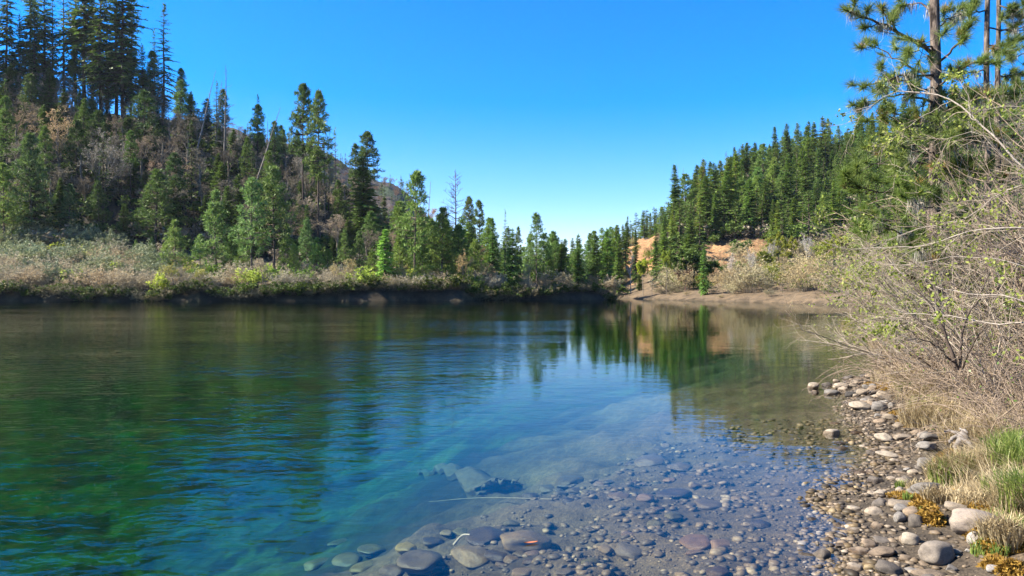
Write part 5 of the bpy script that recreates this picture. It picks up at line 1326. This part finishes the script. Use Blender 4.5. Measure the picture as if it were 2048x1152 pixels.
for pts, r, e in LIMBS:
    P = spline([at(*p) for p in pts], 26) - root
    P[2:-1] += rng.normal(0, .006, (23, 3))
    r = r * .52; P[2:-1] += np.cumsum(rng.normal(0, .010, (23, 3)), 0) * np.linspace(1, 0, 23)[:, None]
    g = Geo(); g.tubes(P, r * np.linspace(1, e, 26) * (1 + .08 * rng.normal(size=26)), 7)
    link('limb', g.mesh('limb', [M['limb']]), ald)
    P2, R2 = grow(rng, P[None], np.array([r]), 17, .3, 1, .17, .6, 7, .14, -.01, .45)
    twg.tubes(P2, taper(np.clip(R2, .003, .009), 7, .35), 4)
    P3, R3 = grow(rng, P2, np.clip(R2, .003, .008), 4, .2, 1, .5, .6, 5, .12, 0, .6)
    twg.tubes(P3, taper(np.maximum(R3, .0022), 5, .45), 3)
    q = P3[rng.integers(0, len(P3), 60), rng.integers(2, 5, 60)]
    q = q[(fbm(q[:, 0], q[:, 2], .8, 2) > .1)]
    if len(q):
        q = np.repeat(q, 6, 0) + rng.normal(0, .045, (len(q) * 6, 3))
        lfg.kites(q, nrm(rng.normal(size=q.shape) + [0, 0, .3]), rng.uniform(.03, .06, len(q)), .016, rng)
link('twigs', twg.mesh('twigs', [M['twig']]), ald, 'stuff')
link('leaves', lfg.mesh('leaves', [M['spring']]), ald, 'stuff')

# ---- dark-stemmed shrub leaning out from the tangle
rt = hit(1915, 735)
dk = thing('bare_shrub', rt, 'shrub with dark crooked stems leaning left out of the reddish tangle', 'shrub', 'shrubs of the near right bank')
tw2 = Geo()
for pts, r in [([(1915, 740, 9.9), (1888, 660, 9.9), (1860, 610, 10.1), (1820, 565, 10.4), (1775, 520, 10.8)], .022), ([(1910, 735, 9.9), (1884, 640, 10.2), (1866, 560, 10.6), (1858, 480, 11)], .018), ([(1918, 735, 9.9), (1870, 690, 9.6), (1830, 678, 9.5), (1795, 690, 9.5)], .016),
               ([(1920, 735, 9.9), (1930, 650, 9.8), (1965, 580, 9.8), (1990, 500, 9.9)], .018), ([(1912, 738, 9.9), (1850, 655, 10.3), (1800, 620, 10.8), (1745, 605, 11.3)], .014), ([(1925, 738, 9.9), (1945, 690, 9.5), (1985, 640, 9.3), (2030, 610, 9.2)], .014)]:
    P = spline([at(*p) for p in pts], 20) - np.array(rt)
    P[2:-1] += rng.normal(0, .008, (17, 3))
    g = Geo(); g.tubes(P, r * np.linspace(1, .25, 20), 6); link('stem', g.mesh('dark_stem', [M['bark_dark']]), dk)
    P2, R2 = grow(rng, P[None], np.array([r]), 14, .3, 1, .28, .6, 7, .14, 0, .45)
    tw2.tubes(P2, taper(np.clip(R2, .003, .008), 7, .35), 4)
    P3, R3 = grow(rng, P2, np.clip(R2, .003, .008), 4, .2, 1, .5, .6, 5, .12, 0, .6)
    tw2.tubes(P3, taper(np.maximum(R3, .0024), 5, .45), 3)
link('twigs', tw2.mesh('dark_twigs', [M['bark_oak']]), dk, 'stuff')
# ---- near pines
def near_pine(name, px, Y, dia, htop, label, branches, seed, tuft_n=80, tl=.25):
    q = np.random.default_rng(seed)
    x = (px - CX) / F * Y; z0 = hz(x, Y)
    o = thing(name, (x, Y, z0), label, 'pine tree')
    base = np.array([x, Y, z0])
    k = 16; zz = np.linspace(-.3, htop, k)
    T = np.stack([.05 * np.sin(zz * .9 + seed), .05 * np.cos(zz * .7 + seed), zz], 1)
    g = Geo(); g.tubes(T, dia / 2 * np.linspace(1.12, .55, k) * (1 + .04 * q.normal(size=k)), 14)
    link('trunk', g.mesh('pine_trunk', [M['bark_pine']]), o)
    nc = 0
    for pts, r, ntuft in branches:
        P = spline([at(*p) for p in pts], 12) - base
        P[1:] += q.normal(0, .018, (11, 3))
        gb, gn = Geo(), Geo()
        gb.tubes(P, r * np.linspace(1, .3, 12), 6)
        P2, R2 = grow(q, P[None], np.array([r * .8]), int(ntuft * 1.6), .2, 1.0, .22, .75, 6, .16, .07, .55)
        gb.tubes(P2, taper(np.clip(R2, .005, .014), 6, .5), 5)
        ends = np.concatenate([P2[:, -1], P2[::2, 4], P[-1:]]); dirs = nrm(np.concatenate([P2[:, -1] - P2[:, -2], P2[::2, 4] - P2[::2, 3], P[-1:] - P[-2:-1]]))
        m = len(ends)
        d = nrm(dirs[:, None] * q.uniform(.05, 1.2, (m, tuft_n, 1)) + q.normal(0, .55, (m, tuft_n, 3)) + np.array([0, 0, .12]))
        p0 = ends[:, None] - dirs[:, None] * q.uniform(0, .12, (m, tuft_n, 1))
        L = tl * q.uniform(.65, 1.15, (m, tuft_n)) * q.uniform(.8, 1.2, (m, 1))
        gn.blades(p0.reshape(-1, 3), d.reshape(-1, 3), L.ravel(), .0058, q)
        b = link('branch', gb.mesh('pine_branch', [M['bark_dark']]), o)
        kk = q.uniform(.85, 1.2)
        link('needles', gn.mesh('needles', [M['near_pine']]), b, 'stuff', (kk, kk * q.uniform(.92, 1.08), kk))
        if q.uniform() < .5:      # a browned tuft
            e = ends[q.integers(m)]; gd = Geo()
            d = nrm(dirs[0] * .4 + q.normal(0, .55, (60, 3)) + [0, 0, .2])
            gd.blades(np.repeat(e[None], 60, 0), d, tl * q.uniform(.6, 1.1, 60), .005, q)
            link('brown_needles', gd.mesh('brown_needles', [M['straw']]), b, 'stuff', (1.0, .72, .45))
        # pale beard lichen hanging from the branch
        if q.uniform() < .65:
            gl = Geo(); nl = 70
            ii = q.integers(2, 11, 3)
            pl = P[np.repeat(ii, nl)] + q.normal(0, .05, (3 * nl, 3))
            gl.blades(pl, nrm(q.normal(0, .16, pl.shape) + [0, 0, -1]), q.uniform(.08, .30, len(pl)), .006, q)
            link('lichen', gl.mesh('lichen', [M['lichen']]), b, 'stuff')
        if q.uniform() < .35:
            gc_ = Geo(); e = ends[q.integers(m)]
            gc_.kites(np.repeat(e[None], 40, 0) + q.normal(0, .018, (40, 3)), nrm(q.normal(size=(40, 3)) + [0, 0, -.6]), .05, .016, q)
            link('pine_cone', gc_.mesh('pine_cone', [M['bud_red']]), b)
    return o
A = 16.0
qa = np.random.default_rng(21)
EXTRA = []
for r_ in np.linspace(175, 520, 17):
    sx = qa.choice([-1, 1]); l = qa.uniform(30, 120) * sx; dy = qa.uniform(-2.2, -.3); rise = qa.uniform(-25, 15)
    EXTRA.append(([(1868, r_, A), (1868 + .35 * l, r_ + 4, A + .4 * dy), (1868 + .7 * l, r_ + .5 * rise, A + .75 * dy), (1868 + l, r_ + rise, A + dy)], .02, 6))
near_pine('pine_tree', 1870, A, .30, 9.6, 'near long-needled pine with the thick lichened trunk, in front of the twin pines', [
 ([(1866, 108, A), (1815, 75, A - .3), (1765, 45, A - .6), (1722, 32, A - .8), (1686, 18, A - .9)], .045, 9),
 ([(1866, 160, A), (1812, 130, A + .4), (1770, 105, A + .7), (1738, 92, A + .9)], .030, 6),
 ([(1866, 150, A), (1820, 150, A - .7), (1770, 162, A - 1.2), (1728, 172, A - 1.5)], .028, 7),
 ([(1866, 205, A), (1820, 190, A), (1770, 196, A + .2), (1722, 208, A + .3)], .028, 7),
 ([(1866, 260, A), (1815, 248, A - .5), (1770, 232, A - .8), (1735, 240, A - 1.)], .024, 6),
 ([(1866, 25, A), (1840, 5, A + .5), (1805, 12, A + .8), (1788, 25, A + 1)], .026, 5),
 ([(1870, 130, A), (1905, 100, A - .5), (1930, 62, A - .8), (1948, 10, A - .9)], .030, 6),
 ([(1870, 180, A), (1905, 150, A - .6), (1945, 128, A - 1), (1985, 128, A - 1.3)], .026, 6),
 ([(1870, 60, A), (1900, 35, A + .6), (1925, 28, A + 1), (1950, 40, A + 1.2)], .024, 5),
 ([(1870, 225, A), (1905, 215, A - .7), (1940, 205, A - 1.2), (1975, 190, A - 1.6)], .024, 6),
 ([(1866, 330, A), (1810, 320, A - .6), (1760, 325, A - 1), (1712, 345, A - 1.2)], .026, 8),
 ([(1866, 300, A), (1815, 290, A + .5), (1770, 285, A + .9), (1725, 300, A + 1.1)], .024, 7),
 ([(1866, 390, A), (1800, 385, A - .4), (1740, 380, A - .8), (1690, 372, A - 1)], .026, 9),
 ([(1866, 440, A), (1800, 440, A + .3), (1745, 440, A + .5), (1700, 425, A + .6)], .024, 8),
 ([(1866, 480, A), (1815, 470, A - .8), (1770, 455, A - 1.2), (1735, 460, A - 1.5)], .022, 7),
 ([(1870, 290, A), (1910, 280, A - .5), (1950, 262, A - .9), (1990, 268, A - 1.2)], .024, 7),
 ([(1870, 370, A), (1915, 350, A - .6), (1955, 345, A - 1), (2000, 350, A - 1.4)], .022, 7),
 ([(1870, 100, A), (1850, 90, A - 1.0), (1830, 100, A - 1.8), (1815, 110, A - 2.2)], .024, 5),
 ([(1870, 270, A), (1885, 262, A - 1.0), (1895, 255, A - 1.8), (1890, 262, A - 2.3)], .022, 5),
] + EXTRA, 3)
B = 21.0
def rnd_branches(px, Y, rows, q, side=None, ln=(60, 120)):
    out = []
    for r_ in rows:
        s = q.choice([-1, 1]) if side is None else side
        l = q.uniform(*ln) * s; dy = q.uniform(-1.5, 1.2); rise = q.uniform(-35, 10)
        out.append(([(px, r_, Y), (px + l * .35, r_ + rise * .2 + 6, Y + dy * .4), (px + l * .7, r_ + rise * .55 + 4, Y + dy * .8), (px + l, r_ + rise, Y + dy)], .024, 6))
    return out
q = np.random.default_rng(9)
near_pine('pine_tree', 1974, B, .20, 11.5, 'left one of the slim twin pines at the right edge', rnd_branches(1974, B, [20, 55, 90, 95, 140, 190, 225, 250, 290, 330], q), 4)
near_pine('pine_tree', 1996, B + .8, .19, 11.8, 'right one of the slim twin pines at the right edge, leaning slightly', rnd_branches(1996, B + .8, [10, 30, 60, 110, 150, 185, 240, 280], q, 1, (50, 110)), 5)

# ---- root stump on the shore, sunken stump, sticks, leaf
x, y, z = hit(1925, 905)
o = thing('root_stump', (x, y, z), 'weathered grey root stump with twisted prongs at the edge of the brambles', 'stump')
g = Geo(); rs = np.random.default_rng(6)
k = 8; t_ = np.linspace(0, 1, k)
body = np.stack([.03 * np.sin(3 * t_), .02 * t_, -.05 + .30 * t_], 1)
g.tubes(body, .055 * np.array([1.5, 1.25, 1.05, 1, 1.05, .95, .7, .1]) * (1 + .08 * rs.normal(size=k)), 10)
link('trunk', g.mesh('stump_trunk', [M['bark_snag']]), o)
for a, l, up_ in ((2.6, .18, .02), (3.4, .26, -.06), (.4, .16, .10), (5.0, .18, -.04), (1.5, .18, .08)):
    P = np.stack([np.cos(a + .8 * t_ ** 2) * l * t_, np.sin(a + .8 * t_ ** 2) * l * t_, .16 + up_ * t_ * 1.6 - .08 * t_ ** 2], 1) + rs.normal(0, .008, (k, 3))
    g = Geo(); g.tubes(P, .036 * np.linspace(1, .3, k), 7); link('root', g.mesh('root', [M['bark_snag']]), o)
# sunken stump: half-buried tapering trunk with a flared, torn end
xa, ya, za = hit(838, 945); xb, yb, zb = hit(1000, 985)
b0 = np.array([xb, yb, hz(xb, yb)])
o = thing('sunken_stump', tuple(b0), 'pale waterlogged tree stump lying under the clear water', 'stump')
k = 26; u_ = np.linspace(0, 1, k); ns = 22; a_ = np.arange(ns) / ns * 2 * math.pi
ax = np.array([xa, ya, hz(xa, ya)]) - b0
up = np.array([0, 0, 1.]); fw = nrm(ax[None] * np.array([1, 1, 0]))[0]; sd = np.cross(fw, up)
rad = np.interp(u_, [0, .12, .3, .7, 1], [.27, .25, .17, .11, .05])
rad = rad[:, None] * (1 + .10 * np.sin(5 * a_ + .8 * u_[:, None]) + .07 * np.sin(9 * a_ - 1.1 * u_[:, None]) + .012 * rs.normal(size=(k, ns)))
end = np.where(u_[:, None] < .01, .06 * rs.normal(size=(k, ns)), 0)
Vs = ax * (u_[:, None, None] + 0) + fw * end[..., None] + sd * (1.25 * rad * np.cos(a_))[..., None] + up * (.62 * rad * np.sin(a_) + .02 + .05 * np.sin(3 * u_)[:, None])[..., None]
Vs[..., 2] += (np.array([[hz(b0[0] + ax[0] * u, b0[1] + ax[1] * u) - b0[2] for u in u_]]).T - ax[2] * u_[:, None])
ix = np.arange(k * ns).reshape(k, ns)
g = Geo(); g.add(Vs.reshape(-1, 3), np.stack([ix[:-1], np.roll(ix[:-1], -1, 1), np.roll(ix[1:], -1, 1), ix[1:]], -1).reshape(-1, 4), 0, True)
link('trunk', g.mesh('sunken_trunk', [M['bark_snag']]), o, color=(.34, .30, .20))
for a in np.linspace(0, 3.1, 7):
    d_ = -fw * .55 + sd * math.cos(a) + up * .45 * math.sin(a)
    Pr = sd * .22 * math.cos(a) + up * (.10 * math.sin(a) + .02) + nrm(d_[None]) * np.linspace(0, rs.uniform(.10, .26), 6)[:, None] + rs.normal(0, .018, (6, 3))
    g = Geo(); g.tubes(Pr, .05 * np.linspace(1, .15, 6), 6); link('root', g.mesh('sunken_root', [M['bark_snag']]), o, color=(.38, .36, .27))
def stick(name, p, q_, r, lab, col, lift=.03, mat='bark_snag', bend=.03):
    a = np.array(hit(*p)); b = np.array(hit(*q_)); a[2] += lift; b[2] += lift
    m_ = (a + b) / 2 + np.array([0, bend, bend])
    g = Geo(); g.tubes(spline([a, m_, b], 9) - a, r * np.linspace(1, .45, 9), 6)
    s_ = link(name, g.mesh(name, [M[mat]]), color=col); s_.location = a
    tag(s_, lab, 'stick')
stick('sunken_branch', (1105, 1005), (858, 1008), .008, 'long thin pale branch lying under water before the sunken stump', (.7, .66, .5), .03)
stick('stick', (908, 1108), (940, 1088), .016, 'short whitish stick lying on the sunken tan slab', (1.3, 1.2, 1.0), .08)
stick('driftwood_stick', (1770, 690), (1738, 722), .014, 'thin leafy brown twig dipping into the water behind the spit', (1, .9, .7), .1)
x, y = (1062 - CX) / F * 5.72, 5.72
g = Geo(); u_ = np.linspace(-1, 1, 7)
for s_ in (1, -1):
    pass
Vl = [(.055 * a_, s_ * .016 * (1 - a_ * a_) + .004 * a_, .004 + .006 * abs(s_) + .004 * a_ * a_) for a_ in u_ for s_ in (-1, 0, 1)]
Fl = [(3 * i + j, 3 * i + j + 1, 3 * i + j + 4, 3 * i + j + 3) for i in range(6) for j in range(2)]
g.add(np.array(Vl), Fl)
lf = link('floating_leaf', g.mesh('floating_leaf', [M['bud_red']]), color=(3.2, 2.2, 1.6)); lf.location = (x, y, .002); lf.rotation_euler = (0, 0, .2)
tag(lf, 'small orange-brown leaf floating on the clear shallows', 'leaf')
# bramble leaves in the corner by the grass
x, y, z = hit(2030, 905)
o = thing('bramble_sprig', (x, y, z), 'sprig of large bright green leaves at the right edge above the grass', 'plant')
g = Geo(); g.tubes(np.array([[0, 0, -.05], [.0, -.02, .08], [-.01, -.05, .16], [-.02, -.08, .2]]), np.array([.005, .004, .003, .002]), 5); link('stem', g.mesh('sprig_stem', [M['cane']]), o)
for j in range(9):
    a = j * 2.4; g = Geo()
    d = nrm(np.array([[math.cos(a), math.sin(a), .25 * rs.normal()]]))
    g.kites(np.array([[-.01, -.05, .15]]) + d * .03, d, .085, .032, rs, 0, .5, np.array([0, 0, 1.])); link('leaf', g.mesh('sprig_leaf', [M['green_leaf']]), o)

# ------------------------------------------------------------------ the air between here and the far hills
g = Geo()
V8 = [(x_, y_, z_) for z_ in (-10.0, 260.0) for y_ in (-1560.0, 1560.0) for x_ in (-1560.0, 1560.0)]
g.add(V8, [(0, 2, 3, 1), (4, 5, 7, 6), (0, 1, 5, 4), (1, 3, 7, 5), (3, 2, 6, 7), (2, 0, 4, 6)])
t = NT('haze')
vol = t.n('ShaderNodeVolumePrincipled')
vol.inputs['Color'].default_value = (.80, .90, 1.0, 1); vol.inputs['Density'].default_value = .00005; vol.inputs['Anisotropy'].default_value = .2
t.l(vol.outputs[0], t.out.inputs['Volume'])
link('haze', g.mesh('haze', [t.m]), kind='stuff')
